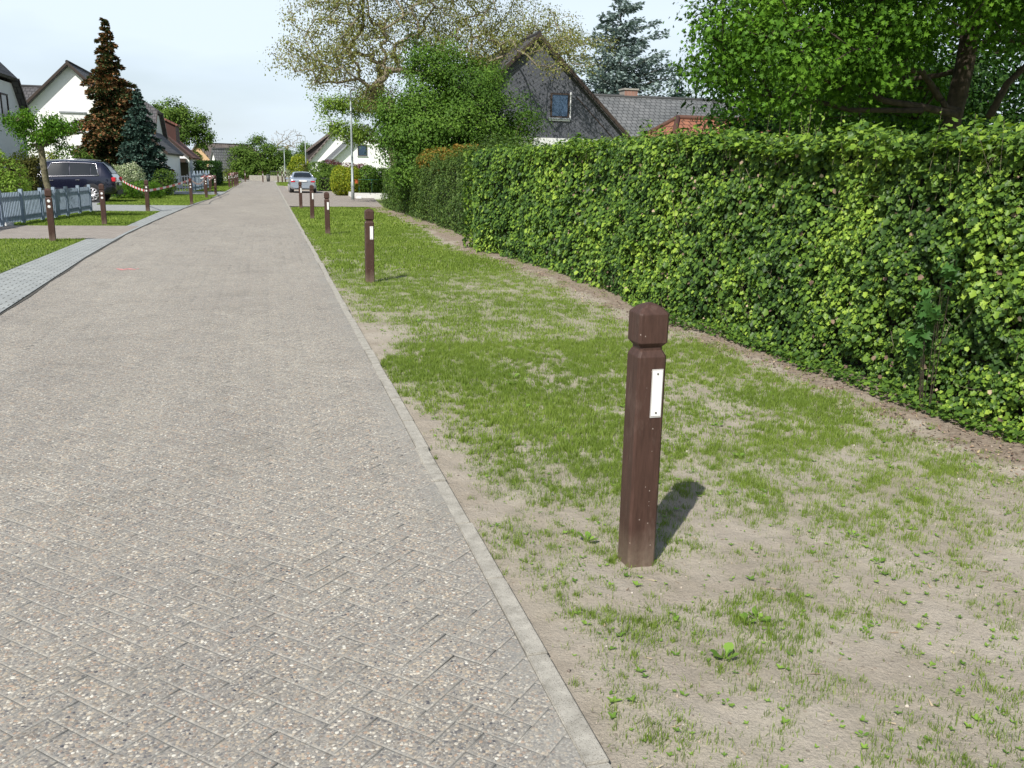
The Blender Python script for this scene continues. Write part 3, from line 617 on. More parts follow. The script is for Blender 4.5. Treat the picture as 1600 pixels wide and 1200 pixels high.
# pebbles and crumbs on the soil
n = 4200; x = rng.uniform(.86, 4.4, n); y = 1.4 + rng.random(n) ** 1.6 * 10; r_ = rng.gamma(1.6, .0013, n) + .0016
oc = np.array([(1, 0, 0), (0, 1, 0), (-1, 0, 0), (0, -1, 0), (0, 0, .7), (0, 0, -.7)]); of = np.array([[0, 1, 4], [1, 2, 4], [2, 3, 4], [3, 0, 4], [1, 0, 5], [2, 1, 5], [3, 2, 5], [0, 3, 5]])
V = np.stack([x, y, soil_z(x, y) + r_ * .2], 1)[:, None] + oc[None] * r_[:, None, None] * rng.uniform(.6, 1.2, (n, 6, 1))
m = NM('pebble'); m.color(m.ramp(m.attr('rnd'), [(0, (.16, .13, .11)), (.4, (.3, .25, .2)), (.8, (.40, .33, .26)), (1, (.66, .62, .55))])); m.set(Roughness=.8)
tag(link('pebbles', np_mesh('pebbles', V.reshape(-1, 3), [(of[None] + (np.arange(n) * 6)[:, None, None]).reshape(-1, 3)], {'rnd': np.repeat(rng.random(n) ** 1.5, 6)}, True), m.m), 'small pebbles and crumbs scattered over the sandy verge', 'pebbles', kind='stuff')
# tiny broad-leaved sprouts everywhere among the blades
n = 3600; x = rng.uniform(.9, 4.1, n); y = 1.45 + rng.random(n) ** 1.5 * 9; kp = rng.random(n) < .25 + .8 * fbm(x * 3, y * 3, 71, 3); x, y = x[kp], y[kp]; n = len(x); k = 4
a = np.repeat(rng.random(n) * 6.283, k) + np.tile(np.arange(k), n) * 1.6 + rng.normal(size=n * k) * .3; T = np.stack([np.cos(a), np.sin(a), rng.uniform(.2, .9, n * k)], 1)
P = np.repeat(np.stack([x, y, soil_z(x, y) + .004], 1), k, 0); N = np.stack([-np.cos(a) * .5, -np.sin(a) * .5, np.ones(n * k)], 1)
V, F, A = leaves(P, N, np.repeat(rng.gamma(4, .0024, n) + .004, k) * rng.uniform(.6, 1.1, n * k), 'oval', T, rnd=np.repeat(rng.random(n), k))
tag(link('sprouts', np_mesh('sprouts', V, F, {'rnd': A}), M['weed']), 'countless tiny broad-leaved sprouts across the sandy verge', 'seedlings', kind='stuff')
# leaf litter along the hedge foot
n = 4200; y = 2.4 + rng.random(n) ** 1.3 * 17; x = hedge_x(y) - .30 + rng.normal(size=n) * .17 - .05
P = np.stack([x, y, soil_z(x, y) + .006 + rng.random(n) * .008], 1); N = rng.normal(size=(n, 3)) * .45 + np.array([0, 0, 1])
V, F, A = leaves(P, N, rng.uniform(.010, .030, n), 'oval', rng.normal(size=(n, 3)), 0)
m = NM('dry_leaf'); m.color(m.ramp(m.attr('rnd'), [(0, (.08, .05, .035)), (.4, (.16, .10, .07)), (.75, (.25, .175, .12)), (.95, (.40, .31, .20)), (1, (.44, .36, .2))])); m.set(Roughness=.8); M['dry'] = m.m
tag(link('leaf_litter', np_mesh('leaf_litter', V, F, {'rnd': A}), M['dry']), 'brown dry leaves and twigs littering the soil at the foot of the ivy hedge', 'leaf litter', kind='stuff')

# ================================================================ HEDGES
def ivy_hedge():
    root = empty('ivy_hedge', (4.4, 10, 0), 0, 'long clipped hedge of glossy ivy leaves beside the grass verge', 'hedge'); ox = np.array([4.4, 10, 0])
    # core with an uneven face
    ys = np.linspace(1.5, 18.2, 140); zs = np.linspace(-.1, 1.80, 16); YY, ZZ = np.meshgrid(ys, zs); ZZ = ZZ * (1 - .085 * np.clip((9 - YY) / 5, 0, 1))
    XX = hedge_x(YY) + .13 + np.clip(ZZ - 1.5, 0, 1) * .35 + (fbm(YY * 2, ZZ * 2, 8, 3) - .5) * .12 + np.clip(.35 - ZZ, 0, 1) * .10
    idx = np.arange(YY.size).reshape(YY.shape); F = [np.stack([idx[:-1, :-1], idx[1:, :-1], idx[1:, 1:], idx[:-1, 1:]], -1).reshape(-1, 4)]
    V = np.stack([XX, YY, ZZ], -1).reshape(-1, 3); nV = len(V)
    XB = np.full_like(YY, 5.2); VB = np.stack([XB, YY, ZZ], -1).reshape(-1, 3); F.append(F[0][:, ::-1] + nV)
    top = idx[-1]; F.append(np.stack([top[:-1], top[:-1] + nV, top[1:] + nV, top[1:]], 1))
    for c_ in (idx[:, 0], idx[:, -1]): F.append(np.stack([c_[:-1], c_[1:], c_[1:] + nV, c_[:-1] + nV], 1))
    link('core', np_mesh('core', np.concatenate([V, VB]) - ox, [np.concatenate(F)], None, True), M['hedgecore'], root)
    out = []
    def face(y0, y1, n, s0, s1):
        y = rng.uniform(y0, y1, n); z = rng.uniform(-.01, 1.0, n) * (1.96 - .16 * np.clip((9 - y) / 5, 0, 1)); nn = fbm(y * 2.2, z * 2.2, 8, 3); n3 = fbm(y * 7, z * 7, 19, 2)
        depth = rng.random(n) ** 1.6 * .13; x = hedge_x(y) + (nn - .5) * .17 + (n3 - .5) * .13 + depth - .02
        x += np.clip(z - 1.85, 0, 1) * .5 + .04 * np.clip(.45 - z, 0, 1)
        x -= .16 * np.clip(.22 - z, 0, 1) / .22 * (vnoise(y * 1.6, z * 0, 33) - .25)
        hole = (n3 < .60) | (rng.random(n) < .4); x, y, z = x[hole], y[hole], z[hole]; k = len(x)
        N = np.stack([-np.ones(k), np.full(k, -.35), np.full(k, .65)], 1) + rng.normal(size=(k, 3)) * np.array([.3, .45, .42])
        T = np.stack([-.35 + rng.normal(size=k) * .3, rng.normal(size=k) * .55, -np.ones(k)], 1)
        sz = rng.uniform(s0, s1, k) * np.where(rng.random(k) < .09, 1.55, 1) * np.interp(z, [0, .4], [.75, 1])
        r0 = np.clip(rng.beta(2.0, 2.0, k) + (fbm(y * 1.3, z * 1.6, 55, 3) - .5) * .8 + np.where(rng.random(k) < .10, .35, 0), 0, 1)
        out.append(leaves(np.stack([x, y, z], 1) - ox, N, sz, 'ivy', T, rnd=r0))
    face(2.4, 6.5, 42000, .020, .043); face(6.5, 11, 29000, .028, .051); face(11, 18, 20000, .042, .066)
    # top and the end face at the far gap
    n = 26000; y = 2.4 + 15.7 * rng.random(n) ** 1.15; x = rng.uniform(4.25, 5.2, n); z = 1.83 - .16 * np.clip((9 - y) / 5, 0, 1) + (fbm(y * 1.8, x * 2, 63, 3) - .5) * .26 + rng.random(n) ** 3 * .15
    N = np.stack([-.35 * np.ones(n), np.zeros(n), np.ones(n)], 1) + rng.normal(size=(n, 3)) * .5; sel = rng.random(n) < np.where(x > 4.8, .4, 1)
    out.append(leaves(np.stack([x, y, z], 1)[sel] - ox, N[sel], rng.uniform(.035, .062, sel.sum()), 'ivy', None, .4, np.clip(rng.random(sel.sum()) * .7 + .2, 0, 1)))
    n = 2600; x = rng.uniform(3.9, 5.2, n); z = rng.uniform(0, 1.95, n); y = 18.15 + rng.normal(size=n) * .08
    out.append(leaves(np.stack([x, y, z], 1) - ox, rng.normal(size=(n, 3)) * .5 + np.array([0, 1, .3]), rng.uniform(.045, .07, n), 'ivy'))
    # creeping runners at the foot
    n = 2600; y = rng.uniform(2.6, 9, n); w2 = vnoise(y * 1.3, y * 0, 90); x = hedge_x(y) - .02 - rng.random(n) * (.08 + .30 * w2); z = soil_z(x, y) + rng.random(n) * .07 + .01
    out.append(leaves(np.stack([x, y, z], 1) - ox, rng.normal(size=(n, 3)) * .4 + np.array([-.3, 0, 1]), rng.uniform(.02, .045, n), 'ivy', rnd=np.clip(rng.random(n) * .6 + .15, 0, 1)))
    leaf_obj('foliage', out, M['ivy'], root)
    # bare twigs and dead leaves showing on the face
    segs = []; tw = np.random.default_rng(5)
    for k in range(170):
        y = tw.uniform(2.6, 12); z = tw.uniform(.05, 1.75); q = np.array([float(hedge_x(y)) + .0, y, z]) - ox; d = np.array([-.15, tw.normal() * .8, tw.normal() * .8])
        for s_ in range(3): e_ = q + d * tw.uniform(.05, .11); segs.append((q, e_, .0035 - .001 * s_, .0028 - .001 * s_)); q = e_; d = d + tw.normal(size=3) * .35; d[0] = -abs(d[0]) * .3
    V, F = tubes_np(segs, 4); link('twigs', np_mesh('twigs', V, [F]), M['lightbark'], root)
    n = 420; y = rng.uniform(2.5, 14, n); z = rng.uniform(.02, 1.8, n) ** 1.0; x = hedge_x(y) - .02
    leaf_obj('dead_leaves', leaves(np.stack([x, y, z], 1) - ox, rng.normal(size=(n, 3)) * .5 + np.array([-1, -.3, .4]), rng.uniform(.02, .045, n), 'ivy'), M['dry'], root)
    # shoots standing above the top, with small leaves
    segs = []; P = []; 
    for k in range(330):
        y = 2.5 + 15.5 * random.random() ** 1.1; x = random.uniform(4.25, 4.9); h = random.expovariate(1 / .07) + .05; h = min(h, .3); z0 = 1.85 - .16 * min(1, max(0, (9 - y) / 5))
        e = Vector((x + random.gauss(0, .05), y + random.gauss(0, .06), z0 + h)); s = Vector((x, y, z0 - .12)); segs.append((np.array(s) - ox, np.array(e) - ox, .0022, .0012))
        for j in range(int(5 + h * 40)):
            f = random.uniform(.25, 1); P.append(np.array(s.lerp(e, f)) - ox + np.random.default_rng(k * 50 + j).normal(size=3) * .015)
    s = Vector((4.55, 7.0, 1.8)); pts = [s, s + Vector((.0, .02, .12)), s + Vector((.03, .05, .24)), s + Vector((.02, .04, .36))]
    for a, b in zip(pts, pts[1:]): segs.append((np.array(a) - ox, np.array(b) - ox, .004, .003))
    for j in range(26): P.append(np.array(pts[1].lerp(pts[3], random.random() * 1.15)) - ox + np.array([random.gauss(0, .022), random.gauss(0, .022), random.gauss(0, .02)]))
    V, F = tubes_np(segs, 4); link('shoots', np_mesh('shoots', V, [F]), M['lightbark'], root)
    P = np.array(P); leaf_obj('shoot_leaves', leaves(P, rng.normal(size=P.shape) + np.array([-.3, -.3, .6]), rng.uniform(.015, .038, len(P)), 'oval', None, .1, np.clip(rng.random(len(P)) * .5 + .5, 0, 1)), M['ivy'], root)
ivy_hedge()
shrub('bramble', 'darker bramble shoot with larger leaves growing out of the ivy hedge face', 'shrub', [(4.28, 4.85, 1.0, .05, .09, .12), (4.27, 4.95, .70, .05, .13, .13), (4.26, 5.0, .48, .05, .11, .10)], 80, 'maple', .085, leaf_mat('bramble_leaf', [(0, (.03, .08, .03)), (1, (.07, .15, .05))], .5, .15), stem=.0018, shell=.5)
n = 420; x = rng.uniform(.9, 4.3, n); y = 1.5 + rng.random(n) ** 1.4 * 7; a = rng.random(n) * 3.14; l = rng.uniform(.012, .05, n); z = soil_z(x, y) + .004
V, FF = leaves(np.stack([x, y, z], 1), rng.normal(size=(n, 3)) * .1 + np.array([0, 0, 1]), l, 'needle', np.stack([np.cos(a), np.sin(a), 0 * a], 1))[:2]
m = NM('straw'); m.color(m.ramp(m.attr('rnd'), [(0, (.16, .11, .07)), (.5, (.36, .28, .18)), (1, (.55, .46, .3))])); m.set(Roughness=.8)
tag(link('straw', np_mesh('straw', V, FF, {'rnd': np.repeat(rng.random(n), 3)}), m.m), 'short dry straw and twig bits lying on the bare sand', 'straw', kind='stuff')
def box_hedge(name, label, x0, x1, y0, y1, z1, n, leaf, size, lmat, z_end=None, group=None, bump=.2, cat='hedge'):
    z_end = z1 if z_end is None else z_end; ox = np.array([x0, y0, 0]); root = empty(name, tuple(ox), 0, label, cat, group)
    ins = size * 1.2 + bump * .45
    MB().prism([(0, -.1), (y1 - y0 - ins * 2, -.1), (y1 - y0 - ins * 2, z_end - ins * 1.2), (0, z1 - ins * 1.2)], ins, x1 - x0 - ins, 'x').build('core', M['hedgecore'], root).location = (0, ins, 0)
    A = np.array([(y1 - y0) * z1, (x1 - x0) * z1, (x1 - x0) * (y1 - y0), (y1 - y0) * z1]); k = (A / A.sum() * n).astype(int); P = []; N = []
    def zt(y): return z1 + (z_end - z1) * (y - y0) / (y1 - y0)
    y = rng.uniform(y0, y1, k[0]); z = rng.random(k[0]) * zt(y); P.append(np.stack([x0 + (fbm(y * 1.5, z * 2, 5, 3) - .5) * bump + rng.random(k[0]) ** 1.5 * ins * .8, y, z], 1)); N.append(np.tile([-1, 0, .4], (k[0], 1)))
    x = rng.uniform(x0, x1, k[1]); z = rng.random(k[1]) * z1; P.append(np.stack([x, y0 + (fbm(x * 2, z * 2, 6, 3) - .5) * bump + rng.random(k[1]) ** 2 * ins, z], 1)); N.append(np.tile([0, -1, .4], (k[1], 1)))
    x = rng.uniform(x0, x1, k[2]); y = rng.uniform(y0, y1, k[2]); P.append(np.stack([x, y, zt(y) + (fbm(x * 2, y * 1.5, 7, 3) - .5) * bump * 1.3 + rng.random(k[2]) ** 4 * bump * .7], 1)); N.append(np.tile([0, 0, 1], (k[2], 1)))
    y = rng.uniform(y0, y1, k[3]); z = rng.random(k[3]) * zt(y); P.append(np.stack([x1 - rng.random(k[3]) ** 2 * ins, y, z], 1)); N.append(np.tile([1, 0, .4], (k[3], 1)))
    P = np.concatenate(P); N = np.concatenate(N) + rng.normal(size=P.shape) * .5
    leaf_obj('foliage', leaves(P - ox, N, size * rng.uniform(.6, 1.3, len(P)), leaf, None, .5), lmat, root); return root
box_hedge('small_leaf_hedge', 'darker hedge of small leaves running on from the ivy hedge to the driveway', 4.55, 5.5, 18.35, 37.2, 1.96, 95000, 'oval', .058, M['hedge2'], 1.45, bump=.42)

# ================================================================ BOLLARDS
def loft_square(profile, ch=.009):
    bm = bmesh.new(); rings = []
    for z, h in profile:
        c_ = min(ch, h * .6); rings.append([bm.verts.new((x, y, z)) for x, y in [(-h + c_, -h), (h - c_, -h), (h, -h + c_), (h, h - c_), (h - c_, h), (-h + c_, h), (-h, h - c_), (-h, -h + c_)]])
    for a, b in zip(rings, rings[1:]):
        for k in range(8): bm.faces.new([a[k], a[(k + 1) % 8], b[(k + 1) % 8], b[k]])
    bm.faces.new(rings[0][::-1]); bm.faces.new(rings[-1]); return bm
def post_mesh():
    prof = [(-.3, .0605), (.0, .0605), (.4, .0605), (.846, .0602), (.849, .0595), (.868, .0500), (.872, .0462), (.884, .0462), (.888, .0500), (.900, .0605), (.903, .0615), (.960, .0617), (1.008, .0615), (1.013, .0595), (1.030, .0440), (1.041, .0270), (1.047, .010)]
    bm = loft_square(prof); me = bpy.data.meshes.new('post'); bm.to_mesh(me); bm.free(); return me
PM = post_mesh()
def make_bollard(kind):
    root = empty('bollard', (0, 0, 0)); link('post', PM, None, root); 
    if not PM.materials: PM.materials.append(M['bollard'])
    if kind == 'bar':
        fr = MB().box(-.001, .047, -.0635, -.0603, .612, .802, .001).build('reflector', M['frame_dark'], root)
        MB().box(.0025, .0435, -.0652, -.0636, .619, .797, .0006).build('reflector_strip', M['reflector'], fr)
        for z in (.632, .784): MB().cyl((.023, -.0652, z), .0042, -.0015, 'y', 10).build('screw', M['screw'], fr)
    else:
        for z in (.80, .69):
            MB().cyl((0, -.0606, z), .030, -.006, 'y', 20, .024).build('reflector', M['reflector'], root)
    return root
bar0 = make_bollard('bar'); rnd0 = make_bollard('round')
RG = 'brown bollards along the right verge'; LG = 'brown bollards along the left side of the road'
for i, (x, y, s, lb, rz) in enumerate([
    (1.430, 3.180, 1.042, 'large brown square bollard with white reflector strip standing nearest the camera', 0),
    (1.36, 12.72, .985, 'brown bollard with white strip, second from the camera on the right verge', R(1.5)),
    (1.37, 22.05, .97, 'brown bollard with white strip, third from the camera on the right verge', R(-2)),
    (1.31, 28.45, 1.0, 'brown bollard with white strip, fourth on the right verge, below the silver car', R(2)),
    (1.24, 36.05, .98, 'farthest brown bollard of the grass verge, before the left side of the silver car', R(1))]):
    o = bar0 if i == 0 else copy_tree(bar0); o.location = (x, y, -.03 if i < 3 else -.02); o.rotation_euler = (R(.4 * (-1) ** i), R(.5 * (1 if i % 2 else -.6)), rz); o.scale = (1, 1, s)
    tag(o, lb, 'bollard', RG)
LB = [(-4.20, 19.70, 'tall brown bollard with two round reflectors on the lawn at the far left'),
      (-4.09, 25.05, 'brown bollard with two round reflectors standing before the dark car'),
      (-3.89, 32.25, 'brown bollard the barrier tape runs behind, right of the dark car'),
      (-2.95, 38.25, 'brown bollard where the long barrier tape is tied, beside the road'),
      (-2.84, 45.8, 'small brown bollard in the left lawn under the looped tape'),
      (-2.68, 50.9, 'small brown bollard at the road edge past the looped tape'),
      (-3.42, 54.2, 'small brown bollard behind the tape knot, left one of a pair'),
      (-3.38, 58.3, 'small brown bollard behind the tape knot, right one of a pair'),
      (-2.60, 68.0, 'nearest of the far bollards tied with tape'), (-2.50, 70.6, 'second of the far bollards tied with tape'),
      (-2.42, 73.2, 'third of the far bollards tied with tape'), (-2.38, 76.0, 'fourth of the far bollards tied with tape'),
      (-2.36, 79.4, 'last of the far bollards tied with tape')]
for i, (x, y, lb) in enumerate(LB):
    o = rnd0 if i == 0 else copy_tree(rnd0); o.location = (x, y, 0); o.rotation_euler = (R(random.gauss(0, .5)), R(random.gauss(0, .8)), R(random.gauss(0, 5)))
    tag(o, lb, 'bollard', LG)
for i, (x, y, lb) in enumerate([(-.38, 94.0, 'dark distant bollard in the middle of the road end'), (-2.10, 94.8, 'dark distant bollard at the left of the road end'), (1.05, 90.8, 'leftmost distant bollard on the far right lawn'), (1.45, 91.2, 'middle distant bollard on the far right lawn'), (1.80, 93.2, 'rightmost distant bollard on the far right lawn beside the far lamp')]):
    o = copy_tree(bar0); o.location = (x, y, 0); o.rotation_euler = (0, 0, 0); tag(o, lb, 'bollard', 'distant bollards at the road end')

# barrier tape
def tape(name, label, pts, width=.075, group=None):
    bm = bmesh.new(); uv = bm.loops.layers.uv.new('UVMap'); pts = [Vector(p) for p in pts]; prev = None; L_ = 0; rows = []
    for i, p in enumerate(pts):
        if i: L_ += (p - pts[i - 1]).length
        tw = .35 * math.sin(i * .9); d = Vector((0, math.sin(tw) * width / 2, math.cos(tw) * width / 2)); rows.append((bm.verts.new(p - d), bm.verts.new(p + d), L_))
    for a, b in zip(rows, rows[1:]):
        f = bm.faces.new([a[0], b[0], b[1], a[1]])
        for lp, u in zip(f.loops, (a[2], b[2], b[2], a[2])): lp[uv].uv = (u, 0)
    me = bpy.data.meshes.new(name); bm.to_mesh(me); bm.free(); o = link(name, me, M['tape']); tag(o, label, 'barrier tape', group)
    md = o.modifiers.new('thick', 'SOLIDIFY'); md.thickness = .002; return o
def sag(a, b, s, n=16): a = Vector(a); b = Vector(b); return [a.lerp(b, i / n) - Vector((0, 0, s * 4 * (i / n) * (1 - i / n))) for i in range(n + 1)]
tape('barrier_tape', 'long red and white barrier tape stretched across the lawn beside the dark car', sag((-5.55, 38.9, .88), (-3.93, 32.36, .68), .04)[:-1] + sag((-3.93, 32.36, .68), (-2.95, 38.17, .97), .05))
tape('barrier_tape', 'short sagging red and white tape between two bollards near the road', sag((-2.90, 38.3, .96), (-2.84, 45.72, .98), .22))
kn = []
for i in range(26): kn.append((-3.1 + .22 * math.cos(i * .7) + .012 * i, 48 + .2 * i, .95 + .05 * math.sin(i * 1.3)))
tape('barrier_tape', 'tangled red and white tape looped over the small bollards', sag((-2.84, 45.8, 1.0), (-3.42, 54.2, 1.0), .05) + kn + sag((-2.68, 50.9, 1.0), (-2.84, 45.8, 1.0), .12, 6), .06)
kn = []
for i in range(40): kn.append((-2.55 + .12 * math.cos(i * .8), 68 + .29 * i, .93 + .09 * math.sin(i * 1.6)))
tape('barrier_tape', 'tangled red and white tape hanging on the far row of bollards', kn, .07)

# ================================================================ WEEDS
def weed_mesh(n, r, up, seed):
    g = np.random.default_rng(seed); P = []; N = []; T = []; S = []
    for k in range(n):
        a = 6.283 * k / n + g.normal() * .3; t = np.array([math.cos(a), math.sin(a), up + g.normal() * .15]); T.append(t); N.append([-math.cos(a) * up, -math.sin(a) * up, 1]); P.append([math.cos(a) * .12 * r, math.sin(a) * .12 * r, r * .12]); S.append(r * g.uniform(.6, 1.1))
    v, F = np.array([(0, -.03, 0), (.35, -.07, .03), (.6, -.28, .05), (.85, -.2, .03), (1, 0, -.04), (.85, .2, .03), (.6, .28, .05), (.35, .07, .03), (0, .03, 0)]), [np.array([[0, 1, 7, 8]]), np.array([[1, 2, 3, 4, 5, 6, 7]])]
    TPL['_w'] = (v, F); V, FF, A = leaves(P, N, np.array(S), '_w', np.array(T), rnd=g.random(n)); return np_mesh('leaves', V, FF, {'rnd': A})
WM = [weed_mesh(7, .05, .45, 1), weed_mesh(5, .032, .3, 2), weed_mesh(9, .07, .7, 3), weed_mesh(4, .024, .6, 4)]
for m_ in WM: m_.materials.append(M['weed'])
big = [(1.41, 2.37, 2, 'lobed weed rosette standing alone on bare sand below the large bollard'), (1.30, 3.42, 2, 'bushy weed rosette just left of the large bollard')]
def weed(x, y, k, s, lb):
    o = link('weed', WM[k]); o.location = (x, y, float(soil_z(x, y))); o.rotation_euler = (random.gauss(0, .12), random.gauss(0, .12), random.random() * 6.28); o.scale = (s, s, s); tag(o, lb, 'weed', 'broad-leaved weed seedlings on the sandy verge')
#WEEDPOS
for x, y, k, lb in big: weed(x, y, k, .8, lb)
c_ = 0
while c_ < 210:
    x = random.uniform(.95, 3.9); y = 1.6 + random.random() ** 1.5 * 8
    if abs(x - 1.4) < .12 and abs(y - 3.1) < .15: continue
    for q in range(random.choice([1, 1, 2, 3])):
        weed(x + random.gauss(0, .05), y + random.gauss(0, .05), random.choice([0, 1, 1, 3, 3, 3]) if random.random() > .05 else 2, random.uniform(.35, .85), 'small broad-leaved weed seedling among the thin grass'); c_ += 1
# ================================================================ HOUSES
def roof_obj(name, polys, thick, mat, parent):
    bm = bmesh.new(); uv = bm.loops.layers.uv.new('UVMap')
    for pts, ru in polys:
        pts = [Vector(p) for p in pts]; n = (pts[1] - pts[0]).cross(pts[2] - pts[0]).normalized()
        if n.z < 0: pts = pts[::-1]; n = -n
        ru_ = Vector(ru).normalized(); sv_ = n.cross(ru_)
        top = [bm.verts.new(p) for p in pts]; bot = [bm.verts.new(p - n * thick) for p in pts]; k = len(pts)
        fs = [bm.faces.new(top), bm.faces.new(bot[::-1])] + [bm.faces.new([top[i], bot[i], bot[(i + 1) % k], top[(i + 1) % k]]) for i in range(k)]
        for f in fs:
            for lp in f.loops: lp[uv].uv = (lp.vert.co.dot(ru_), lp.vert.co.dot(sv_))
    bmesh.ops.recalc_face_normals(bm, faces=bm.faces); me = bpy.data.meshes.new(name); bm.to_mesh(me); bm.free(); return link(name, me, mat, parent)
def add_window(parent, x, z, w_, h_, y=0, fmat=None, pane=None, sill=True, label=None, mull=False):
    f = MB(); t = .07
    f.box(x - w_ / 2, x - w_ / 2 + t, y - .05, y + .03, z, z + h_).box(x + w_ / 2 - t, x + w_ / 2, y - .05, y + .03, z, z + h_)
    f.box(x - w_ / 2 + t, x + w_ / 2 - t, y - .05, y + .03, z, z + t).box(x - w_ / 2 + t, x + w_ / 2 - t, y - .05, y + .03, z + h_ - t, z + h_)
    if mull: f.box(x - .03, x + .03, y - .045, y + .025, z + t, z + h_ - t)
    fo = f.build('window', fmat or M['whiteframe'], parent)
    MB().box(x - w_ / 2 + t, x + w_ / 2 - t, y - .02, y - .004, z + t, z + h_ - t).build('pane', pane or M['glass'], fo)
    if sill: MB().box(x - w_ / 2 - .06, x + w_ / 2 + .06, y - .11, y + .03, z - .06, z - .002).build('sill', M['zinc'], fo)
    return fo
def house(label, loc, rz, hw, length, eave, ridge, wall, roof, verge=.35, over=.4, hip=0, windows=(), chim=None, cat='house', barge=None, base=0, gable_top=None, chim_mat=None):
    root = empty('house', loc, rz, label, cat); sl = (ridge - eave) / hw; rx = Vector((0, 1, 0))
    if hip:
        xh = (ridge - hip) / sl; pts = [(-hw, base - .1), (hw, base - .1), (hw, eave), (xh, hip), (-xh, hip), (-hw, eave)]
        MB().prism(pts, 0, 1.2, 'y').prism([(-hw, base - .1), (hw, base - .1), (hw, eave), (0, ridge - .02), (-hw, eave)], 2.2, length, 'y').prism([(-hw, base - .1), (hw, base - .1), (hw, eave), (-hw, eave)], 1.2, 2.2, 'y').build('wall', wall, root)
    else: MB().prism([(-hw, base - .1), (hw, base - .1), (hw, eave), (0, ridge), (-hw, eave)], 0, length, 'y').build('wall', wall, root)
    th = .16; lift = .20; polys = []
    ex = hw + over; ez = eave - over * sl + lift; rzz = ridge + lift
    for s in (-1, 1):
        if hip:
            xh = (ridge - hip) / sl; polys.append(([(s * ex, -verge, ez), (s * ex, length + verge, ez), (0, length + verge, rzz), (0, 1.6, rzz), (s * xh, -verge, hip + lift)], rx))
        else: polys.append(([(s * ex, -verge, ez), (s * ex, length + verge, ez), (0, length + verge, rzz), (0, -verge, rzz)], rx))
    if hip: polys.append(([(-xh, -verge, hip + lift), (xh, -verge, hip + lift), (0, 1.6, rzz)], Vector((1, 0, 0))))
    ro = roof_obj('roof', polys, th, roof, root)
    if barge:
        b = MB(); n_ = Vector((sl, 0, 1)).normalized(); d = .17
        for s in (-1, 1):
            x1, z1 = ((ridge - hip) / sl, hip + lift) if hip else (0, rzz)
            P = [(s * ex, ez + .02), (s * x1, z1 + .02), (s * x1, z1 - d), (s * ex, ez - d)]; b.prism(P, -verge - .045, -verge - .003, 'y')
        b.build('bargeboard', barge, ro)
    # ridge cap
    MB().tube([(0, 1.6 if hip else -verge, rzz + .0), (0, length + verge, rzz + .0)], .1, 8).build('ridge_tiles', roof, ro)
    for wd in windows: add_window(root, *wd[:4], fmat=wd[4] if len(wd) > 4 else None, pane=wd[5] if len(wd) > 5 else None, mull=len(wd) > 6)
    if chim:
        x, y, w_, z0, z1 = chim; c_ = MB().box(x - w_ / 2, x + w_ / 2, y - w_ / 2, y + w_ / 2, z0, z1).build('chimney', chim_mat or M['brick'], ro)
        MB().box(x - w_ / 2 - .05, x + w_ / 2 + .05, y - w_ / 2 - .05, y + w_ / 2 + .05, z1 + .001, z1 + .08).build('chimney_cap', M['kerb'], c_)
    return root
# near left, gable faces the road
hA = house('pale house at the left edge with dark half-hipped roof and shaded gable window', (-11, 44.3, 0), R(90), 4.0, 11, 3.35, 7.4, M['white'], M['darktile'], .3, .35, 5.0,
    [(.75, 3.25, 1.1, 1.2, M['brownframe'])], barge=M['brownframe'])
# white gable facing the camera
hB = house('bright white house with wide plain gable and closed roller shutter behind the spruce', (-11.0, 60, 0), 0, 4.9, 11, 2.35, 7.1, M['white'], M['darktile'], .36, .3, 0, barge=M['brownframe'])
wb = MB().box(-.68, .68, -.06, .02, 3.62, 4.42).build('roller_shutter', M['whiteframe'], hB)
MB().box(-.74, .74, -.14, .02, 4.43, 4.52).box(-.74, .74, -.10, .02, 3.53, 3.60).box(-.9, .9, -.07, .02, 3.32, 3.37).build('shutter_box', M['zinc'], wb)
MB().box(.15, .5, -.05, .02, 1.2, 2.2).build('door', M['brownframe'], hB)
house('brown-roofed house with a stout chimney, seen between the two pale left gables', (-18.5, 76, 0), R(90), 4.5, 9, 3.2, 6.55, M['greywhite'], M['browntile'], .3, .3, chim=(0.2, 1.9, .95, 5.8, 7.45))
# dark clad gable behind the blue spruce
hD = house('house behind the blue spruce with grey-blue shaded gable and dark flared roof', (-7.3, 69, 0), R(90), 4.4, 9, 2.9, 6.3, M['greywhite'], M['darktile'], .25, .75, 4.95, barge=M['brownframe'])
hC = house('white gabled house with dark red roof and dormer past the blue spruce', (-10.75, 80, 0), 0, 4.6, 9, 2.25, 6.3, M['white'], M['redtile'], .5, .35, barge=M['brownframe'])
MB().box(-4.4, 4.4, -1.3, -.02, 1.75, 2.05).build('balcony_slab', M['brownframe'], hC)
MB().box(-4.5, 4.5, -.05, -.01, .0, 1.74).build('lower_wall', M['brownframe'], hC); add_window(hC, 2.2, .6, 1.4, 1.1, -.06, M['whiteframe'])  # dark sheet paints the shadowed ground floor below the balcony
dr = roof_obj('dormer_roof', [([(.9, 2, 6.2), (.9, 6, 6.2), (3.7, 6, 4.85), (3.7, 2, 4.85)], (0, 1, 0))], .15, M['redtile'], hC)
MB().prism([(1.1, 5.0), (3.5, 3.1), (3.5, 4.75), (1.1, 5.9)], 2.2, 5.8, 'y').build('dormer', M['redtile'], hC)
hE = house('far house at the end of the road with brown roof and timber-clad gable', (-7.6, 118, 0), R(-90), 4.0, 7.5, 1.2, 4.0, M['ochre'], M['browntile'], .3, .3, chim=(-.4, 1.2, .7, 3.4, 4.3))
hE.location = (-7.9, 119, 0); hE.rotation_euler = (0, 0, R(-52))
